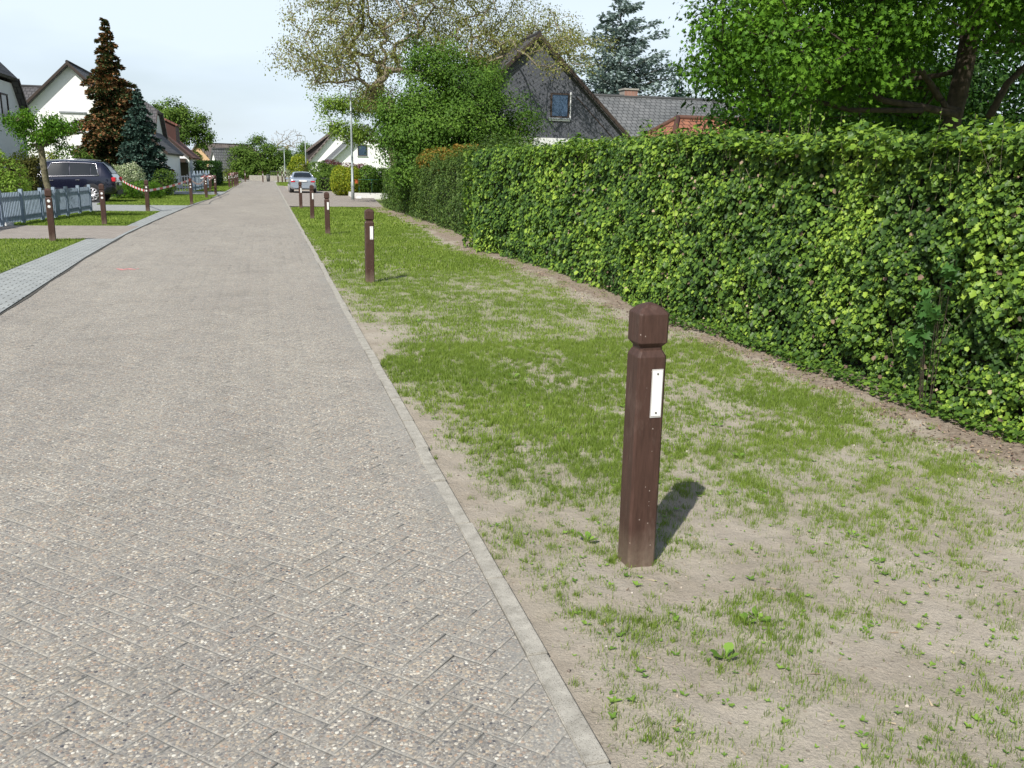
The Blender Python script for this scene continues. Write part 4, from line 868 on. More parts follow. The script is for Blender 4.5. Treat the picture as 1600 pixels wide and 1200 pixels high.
hG = house('far small house with pale gable strip in front of the brown-roofed far house', (-5.9, 113, 0), R(-60), 1.3, 3, 1.0, 3.3, M['white'], M['greytile'], .2, .2)
# right-hand pair
h1 = house('white-gabled house with steep dark brown roof beyond the round hedge', (8.9, 118, 0), 0, 4.4, 13, 1.35, 6.3, M['white'], M['browntile'], .45, .4, chim=(-.3, 5, .8, 5.6, 7.0), windows=[(1.7, 2.6, 1.2, 1.2, M['brownframe'])], chim_mat=M['darktile'])
roof_obj('dormer_roof', [([(-.6, 2.5, 6.1), (-.6, 10, 6.1), (-3.9, 10, 3.6), (-3.9, 2.5, 3.6)], (0, 1, 0))], .2, M['browntile'], h1)
MB().prism([(-1, 5.6), (-3.6, 3.5), (-3.6, 2.4), (-1, 4.6)], 2.8, 9.7, 'y').build('dormer', M['browntile'], h1)
h2 = house('white house with grey tiled roof and small gable window behind the street lamp', (9.9, 92, 0), 0, 4.2, 10, 1.7, 5.55, M['white'], M['greytile'], .5, .4, windows=[(-.55, 2.75, .95, 1.05, M['brownframe'], M['skyglass'])], barge=M['zinc'])
# slate gabled house behind the round tree
hS = house('house with dark slate-clad gable and one tilted blue window behind the hedge', (11.3, 38, 0), 0, 4.7, 11, 2.55, 7.0, M['slate'], M['darktile'], .22, .35, 0, barge=M['brownframe'],
    windows=[(1.05, 3.83, .85, 1.02, M['brownframe'], M['skyglass'])])
MB().box(-4.74, 4.74, -.035, -.005, 0, 2.98).build('lower_wall', M['greywhite'], hS)
MB().box(.58, 1.52, -.06, -.02, 3.70, 3.76).box(1.50, 1.54, -.075, -.02, 3.76, 4.9).build('window_trim', M['whiteframe'], hS)
b = MB()
sl = (7.0 - 2.55) / 4.7; b.prism([(4.35, 2.55 + .35 * sl - .55), (1.8, 2.55 + 2.9 * sl - .55), (1.8, 2.55 + 2.9 * sl - .59), (4.35, 2.55 + .35 * sl - .59)], -.03, -.004, 'y').build('verge_strip', M['brownframe'], hS)
hW = house('long low wing with weathered grey tiled roof and brick chimney right of the slate gable', (15.2, 46.5, 0), R(-90), 5.2, 16, 2.4, 5.35, M['greywhite'], M['greytile'], .3, .4, chim=(-.3, 3.9, .75, 4.9, 5.9))
# garage with orange hipped roof
root = empty('garage', (15.0, 28.5, 0), 0, 'small outbuilding with orange clay tiled hipped roof just over the ivy hedge', 'garage')
MB().box(-2.6, 3.4, -2.2, 2.2, -.1, 2.2).build('wall', M['brick'], root)
rz_ = 3.38; ez_ = 2.22; x0, x1, y0, y1 = -2.9, 3.7, -2.5, 2.5; ra, rb = (-1.55, 0, rz_), (2.4, 0, rz_)
ro = roof_obj('roof', [([(x0, y0, ez_), (x1, y0, ez_), rb, ra], (1, 0, 0)), ([(x0, y1, ez_), (x1, y1, ez_), rb, ra], (1, 0, 0)), ([(x0, y0, ez_), (x0, y1, ez_), ra], (0, 1, 0)), ([(x1, y0, ez_), (x1, y1, ez_), rb], (0, 1, 0))], .12, M['orangetile'], root)
h_ = MB()
for a, b in ((ra, rb), (ra, (x0, y0, ez_)), (ra, (x0, y1, ez_)), (rb, (x1, y0, ez_)), (rb, (x1, y1, ez_))): h_.tube([Vector(a) + Vector((0, 0, .03)), Vector(b) + Vector((0, 0, .03))], .085, 8)
h_.build('ridge_tiles', M['orangetile'], ro)

# ================================================================ TREES, right
mt = tree('maple_tree', 'big bright green maple with spreading low limbs behind the ivy hedge', 'tree', (9.25, 10.9, 0), 4.6,
     [(6.7, 10.2, 3.9, 1.25, 1.6, 1.45), (7.9, 9.4, 4.6, 2.0, 1.8, .9), (8.9, 8.6, 4.9, 2.3, 1.9, .8), (9.6, 8.0, 5.6, 3.0, 2.2, .7), (6.15, 10.3, 2.95, .85, 1.2, .65), (7.0, 10.0, 2.9, .7, .9, .4), (7.6, 11.8, 5.2, 2.6, 2.0, 1.6), (11.5, 11.5, 4.9, 2.8, 2.6, 1.5), (5.42, 10.7, 3.15, .22, .4, .55), (9.8, 11.5, 6.0, 3.5, 3, 1.5), (8.6, 13.5, 3.4, 2.6, 1.2, 1.2), (9.6, 12.8, 2.9, 1.6, .8, .8), (8.3, 9.4, 3.55, 1.5, 1.0, .5), (9.9, 9.6, 3.7, 1.4, 1.0, .35)],  # dense upper lobes, unseen above the frame, added to shade the inner crown
     .13, 1400, 150000, 'maple', .062, M['maple'], M['bark'], .17, tip=.008, down=.45, face_out=.5, lean=(.35, .1))
lm = []
for pts, r0 in (([(8.86, 2.6), (8.7, 2.8), (8.5, 2.93), (8.0, 3.0), (7.66, 3.08)], .07), ([(9.15, 2.42), (8.6, 2.5), (7.95, 2.55), (7.68, 2.68)], .075), ([(8.6, 2.45), (7.5, 2.42), (6.8, 2.53), (6.55, 2.64)], .05), ([(9.7, 2.4), (9.95, 2.85), (10.5, 3.4), (11.2, 4.2)], .075), ([(9.35, 3.35), (9.8, 3.42), (10.4, 3.35)], .04), ([(9.2, 2.45), (9.0, 2.5), (8.86, 2.6)], .075)):
    MB().tube([(x - 9.25, -.3 + .04 * math.sin(i * 2), z) for i, (x, z) in enumerate(pts)], [r0 * .72 * (1 - .5 * i / len(pts)) for i in range(len(pts))], 8).build('limb', M['bark'], mt)
shrub('dark_shrub', 'dark evergreen shrub filling the shade under the maple', 'shrub', [(10.5, 15.5, 1.5, 3.4, 1.3, 1.7), (8.9, 15.0, 1.5, 1.3, 1.1, 1.2), (14, 16, 2.0, 2.8, 1.5, 2.2)], 13000, 'oval', .12, M['darkleaf'], lumps=20)
for i, (x, y, s, lb) in enumerate([(13.5, 20, 1.0, 'dark dense tree behind the maple trunk'), (18.5, 21, 1.15, 'dark dense tree behind the maple at the right edge')]):
    tree('dark_tree', lb, 'tree', (x, y, 0), 4 * s, [(x, y, 4.2 * s, 2.9 * s, 2.0 * s, 3.4 * s), (x - 1.2 * s, y - .5, 2.6 * s, 1.9 * s, 1.4, 1.8 * s), (x + 1.5 * s, y - .4, 3 * s, 1.9 * s, 1.4, 2 * s)], .18, 120, 16000, 'oval', .17, M['darkleaf'], M['bark'], .55, group='dark trees behind the maple')
shrub('elder_sapling', 'leafy green sapling shoot rising above the hedge before the slate house', 'shrub', [(5.6, 13.4, 1.75, .25, .35, .40), (5.55, 12.9, 1.95, .12, .16, .42), (5.7, 14.3, 1.8, .3, .4, .30)], 700, 'oval', .08, M['maple'], shell=.2)
shrub('elder_sapling', 'broad leafy shoots above the hedge below the tilted window', 'shrub', [(5.9, 17.0, 1.95, .35, .5, .35), (5.8, 16.2, 1.9, .3, .4, .25)], 650, 'oval', .09, M['lime'], shell=.2)
# round bushy tree
tree('bushy_tree', 'dense rounded green tree left of the slate-clad house', 'tree', (6.4, 31, 0), 2.8,
     [(6.2, 31, 3.0, 2.3, 2.0, 1.9), (5.1, 30.6, 2.4, 1.5, 1.4, 1.5), (7.7, 30.6, 2.9, 1.5, 1.5, 1.35), (5.6, 31, 4.5, 1.0, 1.1, 1.1), (6.9, 31, 4.3, 1.1, 1.2, 1.0), (4.5, 31.2, 3.2, .9, 1.0, 1.0), (4.9, 30, 1.4, 1.0, 1.1, 1.1), (6.5, 30, 1.9, 1.5, 1.0, 1.2), (5.1, 31, 5.3, .35, .4, .6), (6.3, 31, 5.2, .5, .5, .5)],
     .16, 420, 85000, 'oval', .088, M['lime'], M['bark'], .24, tip=.01, shell=.7, face_out=.9)
shrub('red_leaf_shrub', 'low shrub with reddish young leaves on top of the far hedge', 'shrub', [(5.1, 27, 1.8, .75, 1.3, .42), (5.3, 24.5, 1.9, .7, 1.1, .35)], 3000, 'oval', .09, M['red_leaf'], lumps=6)
# large sparse tree, two leaders
tree('walnut_tree', 'tall sparse bronze-leaved tree spreading across the sky in the middle', 'tree', (5.6, 41, 0), 3.4,
     [(4.0, 41, 6.6, 3.6, 3, 2.2), (7.5, 42, 8.2, 4.5, 3.5, 3.0), (2.2, 40, 5.8, 1.9, 1.8, 1.2), (3.3, 41, 8.9, 2.6, 2.5, 2.2), (11.5, 41.5, 7.6, 3.2, 2.5, 1.9), (9.5, 40, 6.6, 2.6, 2.0, 1.3), (5.0, 41, 4.6, 1.5, 1.5, 1.1), (6, 41, 11, 6, 3.5, 2), (11.4, 36.3, 6.5, 2.3, 1.2, 1.1), (13.2, 40, 7.0, 2.2, 1.5, 1.3)],
     .22, 1300, 64000, 'tri', .10, M['walnut'], M['greybark'], .24, tip=.013, shell=.25, face_out=.2, down=.8)
tree('young_tree', 'loose fresh green tree behind the street lamp', 'tree', (6.6, 47, 0), 2.6,
     [(3.6, 48, 4.7, 1.4, 1.2, .6), (3.9, 47.5, 3.5, 1.2, 1.0, .5), (5.2, 48, 4.8, 1.3, 1.2, 1.2), (4.7, 48, 3.2, 1.1, 1.0, .7)], .07, 130, 9000, 'tri', .12, M['fresh'], M['bark'], .24, shell=.25)
conifer('cedar_tree', 'blue-grey cedar with layered spreading branches behind the grey roof', (27.6, 70, 0), 15.4, 4.6, 13, M['cedar'], .34, 36, .0, lambda f: (1 - f) ** .6, z0=.32, jitter=.45, trunk_r=.35, up=.28, side_bias=lambda a, f: 1.0 + .25 * math.cos(a))
conifer('small_conifer', 'small dark pointed conifer right of the cedar over the grey roof', (28.3, 60, 0), 8.7, 1.1, 14, M['bluespruce'], .22, 50, .1, z0=.3)

# ================================================================ LEFT vegetation
conifer('spruce_tree', 'tall spruce with half its needles dead and brown beside the white gable', (-7.65, 52, 0), 8.75, 1.95, 34, M['deadspruce'], .16, 230, .30, lambda f: (1 - f) ** .95 * (1 + .18 * math.sin(f * 23)) + .03, z0=.08, jitter=.5, up=.08)
conifer('blue_spruce', 'dense blue-green spruce in front of the half-dead spruce', (-6.05, 49.5, 0), 5.15, 1.5, 22, M['bluespruce'], .15, 110, .3, lambda f: (1 - f) ** .7, z0=.05, jitter=.2)
tp = []
for i in range(22):
    a = i * 2.4; r_ = .32 + .38 * (i % 3) / 2; tp.append((-6.05 + .78 * r_ / .7 * math.cos(a), 28.2 + .6 * r_ / .7 * math.sin(a), 2.45 + .33 * math.sin(i * 1.9) + .12 * math.cos(i)))
tree('pollard_tree', 'small pollarded tree with leaning knobbly trunk behind the picket fence', 'tree', (-5.95, 28.2, 0), 2.0, [(-6.05, 28.2, 2.55, .62, .5, .28), (-6.5, 28.2, 2.4, .3, .3, .25), (-5.6, 28.2, 2.4, .3, .3, .25)], .085, 14, 6500, 'oval', .07, M['maple'], M['lightbark'], .14, tip=.022, lean=(-.13, 0), extra_targets=tp, face_out=.3, down=.9)
G2 = 'garden shrubs on the left'
shrub('shrub', 'light green leafy shrub at the left edge behind the fence', 'shrub', [(-8.4, 33, .9, .9, .8, .95), (-8.0, 32.4, .6, .6, .5, .55)], 3500, 'oval', .085, M['fresh'], G2, lumps=8)
box_hedge('conifer_hedge', 'brownish dark hedge between fence and dark car', -9.7, -7.85, 35.2, 36.3, 1.55, 7000, 'tri', .09, M['brown_hedge'])
shrub('shrub', 'dark green spreading shrub behind the dark car', 'shrub', [(-8.3, 43.5, 1.5, .9, .7, .85), (-7.7, 43.2, 1.2, .6, .6, .5)], 3500, 'tri', .11, M['farleaf'], G2, lumps=8)
shrub('shrub', 'yellow-green shrub behind the roof of the dark car', 'shrub', [(-9.6, 43.0, 1.6, .9, .6, .55)], 1500, 'tri', .09, M['yellowleaf'], G2, lumps=5)
shrub('shrub', 'round whitish variegated shrub right of the dark car', 'shrub', [(-6.15, 45.5, .98, .70, .6, .62)], 3200, 'oval', .07, M['white_leaf'], G2, lumps=9)
shrub('juniper', 'low spreading bright green shrub under the variegated shrub', 'shrub', [(-6.3, 43.5, .35, .7, .6, .5), (-5.5, 43.6, .4, .7, .6, .45), (-5.0, 44.2, .35, .5, .6, .45)], 4500, 'needle', .13, M['maple'], G2, lumps=8)
shrub('shrub', 'mid green shrub next to the white picket gate', 'shrub', [(-4.95, 48.2, .65, .62, .8, .72), (-5.6, 50, .8, .7, .7, .8)], 4200, 'oval', .075, M['farleaf'], G2, lumps=9)
box_hedge('dark_hedge', 'dark green clipped hedge beyond the white pickets', -5.15, -3.75, 71, 84, 1.75, 9000, 'oval', .14, M['darkleaf'])
shrub('shrub', 'small olive shrub at the far end of the dark hedge', 'shrub', [(-3.5, 92, .5, .9, 1.0, .75)], 1200, 'oval', .12, M['olive'], G2, lumps=4)
tree('green_tree', 'fresh green tree rising behind the white gabled house on the left', 'tree', (-8.2, 96, 0), 4.5, [(-8.8, 96, 6.4, 1.9, 1.8, 1.5), (-6.9, 96, 5.5, 1.5, 1.5, 1.7), (-6.0, 96, 4.4, 1.2, 1.2, 1.1), (-7.8, 96, 4.2, 2.1, 1.5, 1.8)], .2, 110, 9000, 'oval', .24, M['farleaf'], M['bark'], .35)
shrub('shrub', 'soft green bush below the fresh green tree', 'shrub', [(-7.7, 108, 1.5, .9, 1.0, 1.7)], 1800, 'oval', .2, M['farleaf'], G2, lumps=6)
# ---- far end
tree('round_tree', 'broad rounded dark green tree closing off the road end', 'tree', (-1.3, 112, 0), 2.2, [(-2.6, 112, 2.3, 1.9, 1.6, 1.7), (-.9, 112, 2.9, 1.9, 1.7, 1.85), (.9, 112, 2.4, 1.8, 1.5, 1.7), (-1.0, 111, 1.3, 3.4, 1.5, 1.2), (-.9, 112, 4.3, .8, .8, .5)], .22, 160, 17000, 'oval', .21, M['farleaf'], M['bark'], .38, shell=.75)
tree('round_tree', 'darker broad tree to the right at the road end', 'tree', (2.2, 116, 0), 2.0, [(2.0, 116, 2.0, 1.5, 1.3, 1.6), (3.0, 117, 2.5, 1.2, 1.2, 1.4), (-4.3, 115, 1.3, 1.2, 1, 1.3)], .18, 80, 7000, 'oval', .2, M['farleaf'], M['bark'], .36)
tree('bare_tree', 'leafless grey tree with fine branches against the sky', 'tree', (2.9, 132, 0), 3.6, [(2.0, 132, 5.3, 1.6, 1.3, 1.3), (3.9, 132, 5.5, 1.5, 1.3, 1.4), (2.9, 132, 4.6, 2.4, 1.4, .9)], .17, 230, 0, 'tri', .1, M['farleaf'], M['greybark'], tip=.013)
shrub('shrub', 'pale blossoming shrub beside the far street lamp', 'shrub', [(2.0, 104, 1.0, .8, .6, .8)], 500, 'oval', .13, M['white_leaf'], None, shell=.4)
# ---- right-hand gardens
shrub('clipped_conifer', 'yellow-green dome-clipped conifer beside the middle street lamp', 'shrub', [(3.1, 91, 1.5, .95, .9, 1.35)], 3000, 'tri', .15, M['yellowleaf'], None, lumps=4)
shrub('round_hedge', 'large rounded green hedge above the silver car', 'hedge', [(3.9, 73, 1.05, 1.15, 1.2, .98), (5.0, 74, 1.0, .9, 1.2, .85)], 5500, 'oval', .13, M['farleaf'], None, lumps=5)
shrub('clipped_conifer', 'thin brown-green upright shrub at the edge of the rounded hedge', 'shrub', [(2.85, 70, .95, .22, .22, .95)], 900, 'tri', .1, M['brown_hedge'], None)
box_hedge('low_hedge', 'low green hedge right behind the silver car', 3.3, 4.6, 62.5, 70, 1.05, 5000, 'oval', .12, M['farleaf'], 1.1)
shrub('yellow_hedge', 'yellow-green rounded hedge left of the tall street lamp', 'hedge', [(4.1, 52.8, .80, .62, .8, .92), (4.75, 52.6, .80, .6, .8, .9)], 14000, 'oval', .085, M['yellowleaf'], None, lumps=5)
shrub('garden_shrub', 'green shrub with rusty tint behind the low white wall', 'shrub', [(5.6, 52.4, .85, .7, .6, .9), (6.3, 51.5, .8, .6, .6, .85), (5.1, 52.5, .6, .6, .5, .7)], 11000, 'oval', .10, M['lime'], None, lumps=8)
shrub('purple_hedge', 'dark purple-leaved hedge below the white gables', 'hedge', [(5.2, 78, 1.75, 1.0, .5, .5), (6.6, 78, 1.55, 1.1, .5, .5), (7.9, 78, 1.5, .8, .5, .5)], 2600, 'needle', .22, M['purple_leaf'], None)
tree('green_tree', 'small dark green tree left of the brown-roofed right house', 'tree', (5.6, 128, 0), 3.0, [(5.5, 128, 3.3, 1.3, 1.2, 1.6)], .15, 40, 3000, 'oval', .2, M['farleaf'], M['bark'], .35)

# ================================================================ FENCES AND WALLS
def picket_fence(name, label, pts, h, mat, gap=.085, pw=.055, post_every=1.0, pointed=False, cap=.1):
    o0 = Vector((*pts[0], 0)); root = empty(name, o0, 0, label, 'fence'); pts = [Vector((*p, 0)) for p in pts]
    for a, b in zip(pts, pts[1:]):
        d = b - a; L_ = d.length; u = d / L_; n_ = Vector((-u.y, u.x, 0)); p = MB(); k = int(L_ / gap)
        def bx(c0, c1, off, t, z0, z1):
            P = [a + u * c0 + n_ * off, a + u * c1 + n_ * off, a + u * c1 + n_ * (off + t), a + u * c0 + n_ * (off + t)]; p.prism([((q - o0).x, (q - o0).y) for q in P], z0, z1, 'z')
        for i in range(k): c = (i + .5) * gap; hh = h - (.0 if not pointed else .12 * abs(math.sin(c * 3))); bx(c - pw / 2, c + pw / 2, .0, .018, .06, hh)
        bx(0, L_, .02, .03, h * .22, h * .22 + .06); bx(0, L_, .02, .03, h * .82, h * .82 + .06); p.build('panel', mat, root)
    q = []
    for a, b in zip(pts, pts[1:]):
        k = max(1, round((b - a).length / post_every)); q += [a.lerp(b, i / k) for i in range(k)]
    for c in q + [pts[-1]]:
        c = c - o0; MB().box(c.x - .045, c.x + .045, c.y - .06, c.y + .05, -.1, h + cap, .006).build('post', mat, root)
picket_fence('picket_fence', 'blue-grey wooden picket fence with square posts along the left garden', [(-6.45, 20.5), (-6.27, 24.3), (-5.95, 27.0), (-5.75, 29.2), (-5.6, 32.0)], .80, M['bluewood'], .10, .058, 1.15, cap=.07)
MB()
root = empty('post_foot', (-6.2, 24.6, 0), 0, 'small white concrete block at the foot of the blue fence', 'block'); MB().box(-.1, .1, -.08, .08, -.05, .1, .01).build('block', M['greywhite'], root)
picket_fence('garden_gate', 'white painted picket gate beside the mid green shrub', [(-5.3, 55.9), (-4.35, 56.3)], 1.05, M['whitewood'], .16, .05, .9, True)
picket_fence('picket_fence', 'pale grey picket fence to the right of the white gate', [(-4.30, 56.5), (-3.85, 66)], 1.1, M['bluewood'], .14, .08, 1.6, True)
root = empty('garden_wall', (5.2, 49, 0), 0, 'low white retaining wall beside the street lamp', 'wall')
MB().prism([(-.75, .0), (-.62, .0), (-.55, 12), (-.68, 12)], -.1, .24, 'z').build('wall_section', M['greywhite'], root); MB().box(-.75, 1.1, -.28, -.02, -.1, .26).build('wall_front', M['greywhite'], root)
root = empty('wire_fence', (5.3, 50.4, 0), 0, 'thin green wire rail above the low white wall', 'fence')
MB().tube([(-.4, 0, .95), (1.0, 0, .95)], .012, 6).build('rail', M['green_metal'], root)
for x in (-.4, .3, 1.0): MB().tube([(x, 0, 0), (x, 0, .97)], .015, 6).build('post', M['green_metal'], root)
tag(MB().box(4.66, 4.84, 50.2, 50.3, .72, .95, .02).build('orange_marker', M['orangeplastic']), 'small orange panel in the bushes behind the tall lamp', 'panel')
tag(MB().box(4.45, 4.75, 47.25, 47.5, -.02, .14, .04).build('white_stone', M['reflector']), 'white stone at the foot of the tall lamp', 'stone')
# low wall and railing at the road end
root = empty('end_wall', (2.6, 106.2, 0), 0, 'low pale wall with dark railing at the road end', 'wall')
MB().box(-4.5, 6, -.1, .1, -.1, .55).build('wall_base', M['kerb'], root)
r_ = MB(); r_.box(-2.2, 6, -.02, .02, 1.0, 1.05)
for k in range(40): r_.box(-2.2 + k * .205, -2.17 + k * .205, -.015, .015, .55, 1.0)
r_.build('railing', M['rail'], root)
root = empty('refuse_bin', (-1.0 + 1.15, 99, 0), 0, 'small dark litter bin at the road end', 'bin'); MB().tube([(0, 0, 0), (0, 0, .65)], [.16, .2], 12).build('body', M['rail'], root); MB().tube([(0, 0, .651), (0, 0, .7), (0, 0, .74)], [.215, .2, .1], 12).build('lid', M['rail'], root)
root = empty('refuse_bin', (-4.1, 67.5, 0), 0, 'low brick-red planter box near the tape knot', 'planter'); MB().box(-.3, .3, -.3, .3, 0, .75, .02).build('body', M['brick'], root); MB().box(-.34, .34, -.34, .34, .751, .82, .01).build('rim', M['kerb'], root); root.name = 'brick_pier'; root['category'] = 'pier'; root['label'] = 'short reddish brick pier near the tape knot'

# ================================================================ STREET LAMPS
def lamp(loc, h, label, d=(-1, 0), r=.06, arm=.55):
    root = empty('street_lamp', loc, 0, label, 'street lamp', 'street lamps along the right side')
    MB().tube([(0, 0, -.2), (0, 0, .9), (0, 0, .92), (0, 0, h * .6), (0, 0, h)], [r * 1.25, r * 1.25, r, r * .85, r * .62], 14).build('pole', M['galv'], root)
    MB().box(-.035, .035, -r * 1.25 - .008, -r * 1.2, .35, .7, .004).build('access_door', M['zinc'], root)
    a = Vector((*d, 0)); p = [Vector((0, 0, h - .02)), a * .12 + Vector((0, 0, h + .05)), a * arm + Vector((0, 0, h + .08))]; ar = MB().tube(p, r * .5, 8).build('arm', M['galv'], root)
    e = p[-1]; hd = MB(); hd.box(min(0, a.x * .5) - .02, max(0, a.x * .5) + .02, -.11, .11, -.04, .06, .03); ho = hd.build('lamp_head', M['zinc'], ar); ho.location = e
    gl = MB().box(min(0, a.x * .45), max(0, a.x * .45), -.085, .085, -.058, -.0405).build('lens', M['clearlens'], ho)
lamp((4.15, 46.0, 0), 5.25, 'tall galvanised street lamp in front of the yellow-green hedge', (.3, .95), .066, .35)
lamp((3.38, 82, 0), 4.15, 'middle street lamp with its head pointing left over the gardens', (-1, 0), .055, .3)
lamp((1.97, 103.5, 0), 3.3, 'farthest and smallest street lamp at the road end', (-1, 0), .06, .25)

# ================================================================ CARS
def car(label, loc, heading, L_, W, st, paint, wheel_x, wr, glass_sides, rear_glass, lamps, name='parked_car'):
    """x = from rear (0) to front (L); st rows: x, z_bottom, z_belt, hw_belt, z_top, hw_top"""
    root = empty(name, loc, heading, label, 'car')
    st = np.array(st); xs_ = st[:, 0]
    def row(x): return [np.interp(x, xs_, st[:, k]) for k in range(1, 6)]
    def pt(x, t, s=1):   # t 0 belt .. 1 roof edge
        zb, zbelt, hb, zt, ht = row(x); return np.array([x, s * (hb * .985 + (ht - hb * .985) * t ** 1.0), zbelt + (zt - .05 * (zt > zbelt + .1) - zbelt) * t])
    V = []; k = 0; X = np.unique(np.concatenate([xs_, np.linspace(0, L_, 34)]))
    for x in X:
        zb, zbelt, hb, zt, ht = row(x); crown = .035 if zt > zbelt + .1 else .02
        half = [(0, zb), (hb * .86, zb), (hb * .985, zb + .10), (hb * 1.0, zb + (zbelt - zb) * .5), (hb * 1.0, zbelt - .12), (hb * .97, zbelt), tuple(pt(x, .5)[1:]), tuple(pt(x, 1)[1:]), (ht * .82, zt), (0, zt + crown)]
        V += [(x, y, z) for y, z in half] + [(x, -y, z) for y, z in half[1:-1][::-1]]
    m_ = 18; nX = len(X); F = [[i * m_ + j, i * m_ + (j + 1) % m_, (i + 1) * m_ + (j + 1) % m_, (i + 1) * m_ + j] for i in range(nX - 1) for j in range(m_)]
    bm = bmesh.new(); vs = [bm.verts.new(v) for v in V]
    for f in F:
        g = bm.faces.new([vs[i] for i in f]); g.smooth = True
    bm.faces.new([vs[i] for i in range(m_)]); bm.faces.new([vs[(nX - 1) * m_ + i] for i in range(m_)][::-1]); bmesh.ops.recalc_face_normals(bm, faces=bm.faces)
    me = bpy.data.meshes.new('body'); bm.to_mesh(me); bm.free(); body = link('body', me, paint, root)
    def patch(nm, x0, x1, t0, t1, s, mat, off=.008, n=8, slant=(0, 0), par=root):
        V = []; 
        for i in range(n + 1):
            f = i / n
            for t in (t0, (t0 + t1) / 2, t1):
                xx = x0 + slant[0] * (t - t0) / (t1 - t0) + (x1 + slant[1] * (t - t0) / (t1 - t0) - x0 - slant[0] * (t - t0) / (t1 - t0)) * f
                p = pt(xx, t, s); V.append(p + np.array([0, s * off, off * .4]))
        F = np.array([[i * 3 + j, (i + 1) * 3 + j, (i + 1) * 3 + j + 1, i * 3 + j + 1] for i in range(n) for j in range(2)]); return link(nm, np_mesh(nm, V, [F], None, True), mat, par)
    for s in (-1, 1):
        for (x0, x1, sl0, sl1) in glass_sides: patch('side_window', x0, x1, .06, .9, s, M['glass'], .010, 8, (sl0, sl1))
        a = glass_sides[0]; b = glass_sides[-1]; x0 = min(g[0] for g in glass_sides); x1 = max(g[1] for g in glass_sides); s0 = a[2]; s1 = b[3]; P = []
        for f in np.linspace(0, 1, 12): P.append(pt(x0 + (x1 - x0) * f, .02, s))
        for f in np.linspace(0, 1, 12): P.append(pt(x1 + s1 + (x0 + s0 - x1 - s1) * f, .95, s))
        P.append(P[0]); P = [tuple(np.array(p) + np.array([0, s * .014, 0])) for p in P]; MB().tube(P, .016, 6).build('window_trim', M['chrome'], root)
        if name == 'suv': MB().tube([(.75, s * row(1)[4] * .88, row(1.0)[3] + .04), (1.5, s * row(1.5)[4] * .88, row(1.5)[3] + .06), (2.6, s * row(2.5)[4] * .88, row(2.6)[3] + .05)], .02, 6).build('roof_rail', M['chrome'], root)
        for xh in ((1.35, 2.35)): MB().box(xh, xh + .17, s * row(xh)[2] - .01, s * row(xh)[2] + .03, row(xh)[1] - .17, row(xh)[1] - .14, .008).build('door_handle', M['chrome'], root)
        MB().box(wheel_x[0] + wr, wheel_x[1] - wr, s * W / 2 - .03, s * W / 2 + .006, st[2][1] - .02, st[2][1] + .09).build('sill_trim', M['blackplastic'], root)
        MB().box(L_ * .70, L_ * .70 + .12, min(s * W / 2, s * (W / 2 + .2)), max(s * W / 2, s * (W / 2 + .2)), row(L_ * .7)[1] - .02, row(L_ * .7)[1] + .12, .03).build('mirror', paint, root)
        for xw in wheel_x:
            w_ = MB().cyl((xw, s * (W / 2 - .20), wr), wr, s * .205, 'y', 28).build('wheel', M['rubber'], root)
            MB().cyl((xw, s * (W / 2 - .3), wr + .02), wr + .065, s * .304, 'y', 28).build('wheel_arch', M['blackplastic'], root)
            rm = MB(); yy = s * (W / 2 + .006)
            rm.tube([(xw + wr * .70 * math.cos(t), yy + s * .004, wr + wr * .70 * math.sin(t)) for t in [k * .2618 for k in range(25)]], .016, 6, False)
            for k in range(10):
                a = k * .6283; rm.tube([(xw, yy + s * .006, wr), (xw + wr * .70 * math.cos(a), yy + s * .006, wr + wr * .70 * math.sin(a))], [.030, .036], 6)
            rm.cyl((xw, yy - s * .01, wr), .05, s * .03, 'y', 12); rm.build('rim', M['alloy'], w_)
    # rear glass follows the sloping tail
    x0, x1 = rear_glass; V = []; n = 6
    for i in range(n + 1):
        x = x0 + (x1 - x0) * i / n; zb, zbelt, hb, zt, ht = row(x)
        for f in np.linspace(-1, 1, 9): V.append((x - .012, f * ht * .86, zt + .036 * (1 - abs(f) ** 3 * .7) + .012 if zt > zbelt + .1 else zt + .03))
    F = np.array([[i * 9 + j, i * 9 + j + 1, (i + 1) * 9 + j + 1, (i + 1) * 9 + j] for i in range(n) for j in range(8)]); link('rear_window', np_mesh('rear_window', V, [F], None, True), M['glass'], root)
    for (xa, xb, ya, yb, za, zb_, mat, nm) in lamps:
        for s in (-1, 1): MB().box(xa, xb, min(s * ya, s * yb), max(s * ya, s * yb), za, zb_, .02).build(nm, mat, root)
    MB().box(-.035, .02, -W * .36, W * .36, .32, .50, .03).build('rear_bumper', paint if name != 'suv' else M['blackplastic'], root)
    MB().box(-.05, -.036, -.26, .26, *((.78, .89) if name != 'suv' else (.70, .81))).build('licence_plate', M['plate'], root)
    MB().box(L_ - .03, L_ + .02, -W * .36, W * .36, .28, .5, .03).build('front_bumper', M['blackplastic'], root)
    return root
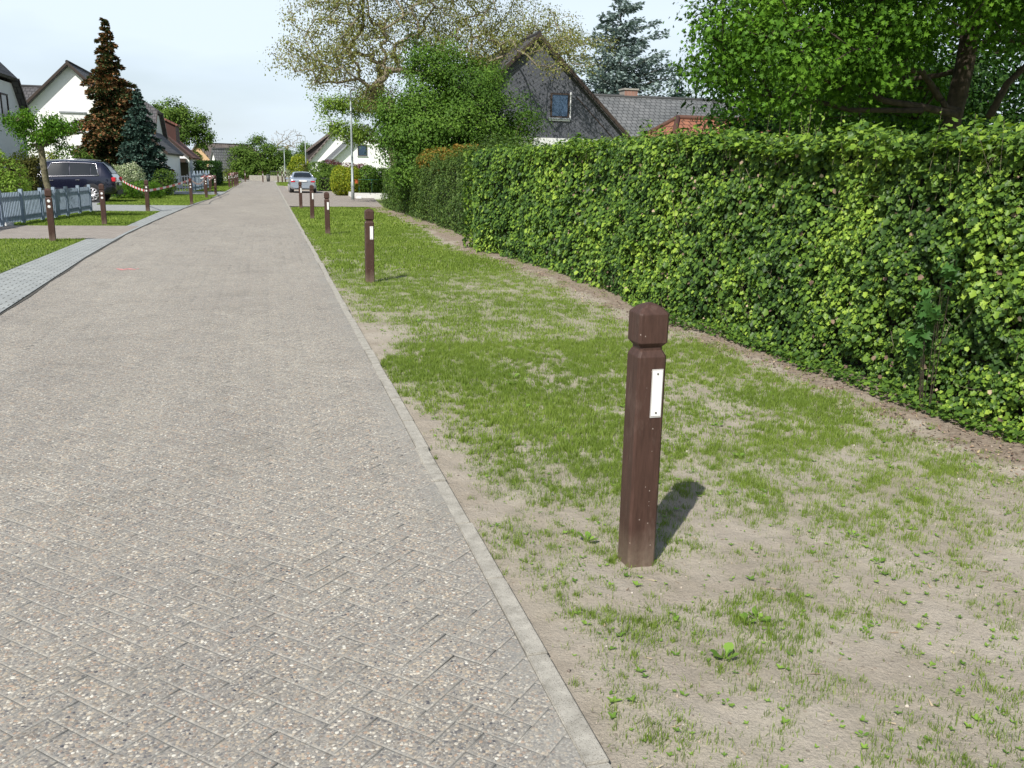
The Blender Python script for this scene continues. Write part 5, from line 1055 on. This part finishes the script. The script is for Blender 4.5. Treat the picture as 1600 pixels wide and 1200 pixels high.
suv = car('dark blue compact off-roader parked on the left driveway with its tail to the road', (-5.86, 40.1, .013), math.atan2(.03, -1), 4.4, 1.81, [
    (0, .42, .80, .74, .82, .70), (.05, .38, .98, .82, 1.0, .76), (.14, .34, 1.08, .87, 1.16, .74), (.34, .32, 1.10, .895, 1.46, .68), (.52, .30, 1.10, .90, 1.63, .64), (1.1, .28, 1.08, .905, 1.68, .63), (2.0, .26, 1.05, .905, 1.69, .63), (2.7, .26, 1.02, .905, 1.63, .61), (3.1, .27, 1.0, .90, 1.36, .64), (3.42, .28, .98, .89, 1.06, .68), (3.9, .30, .92, .87, .97, .7), (4.25, .33, .82, .80, .86, .66), (4.4, .40, .66, .70, .70, .6)],
    M['darkpaint'], (.92, 3.48), .345, [(.62, .92, .1, 0), (.95, 1.72, 0, 0), (1.76, 2.72, 0, -.28)], (.14, .50), [(-.02, .16, .56, .86, .86, 1.04, M['redlens'], 'tail_light'), (-.028, .1, .60, .76, .90, .98, M['clearlens'], 'reversing_light')], 'suv')
suv.name = 'parked_suv'
sed = car('silver saloon car parked at the right roadside with its tail to the camera', (2.12, 56.6, .004), R(90), 4.7, 1.82, [
    (0, .38, .80, .74, .84, .70), (.06, .32, .95, .84, .98, .76), (.30, .26, .96, .88, 1.02, .78), (.62, .24, .95, .90, 1.06, .74), (1.0, .22, .94, .905, 1.28, .64), (1.35, .22, .93, .91, 1.38, .60), (2.2, .20, .92, .91, 1.43, .60), (2.8, .20, .91, .91, 1.38, .60), (3.3, .22, .90, .90, 1.05, .66), (3.6, .22, .88, .89, .93, .7), (4.3, .24, .80, .85, .83, .66), (4.62, .3, .66, .74, .70, .6), (4.7, .36, .6, .68, .62, .56)],
    M['silverpaint'], (1.0, 3.8), .32, [(1.15, 2.0, .15, 0), (2.05, 2.95, 0, -.3)], (.64, 1.32), [(-.02, .10, .52, .82, .74, .85, M['redlens'], 'tail_light')], 'parked_car')
suv.scale = (.96, .96, .96); sed.scale = (.87, .87, .87)

shrub('garden_bush', 'broad garden bush just beyond the left edge of the picture', 'shrub', [(-8.0, 15.6, 1.2, 1.1, 1.1, 1.5)], 4000, 'oval', .09, M['lime'], None, lumps=8)
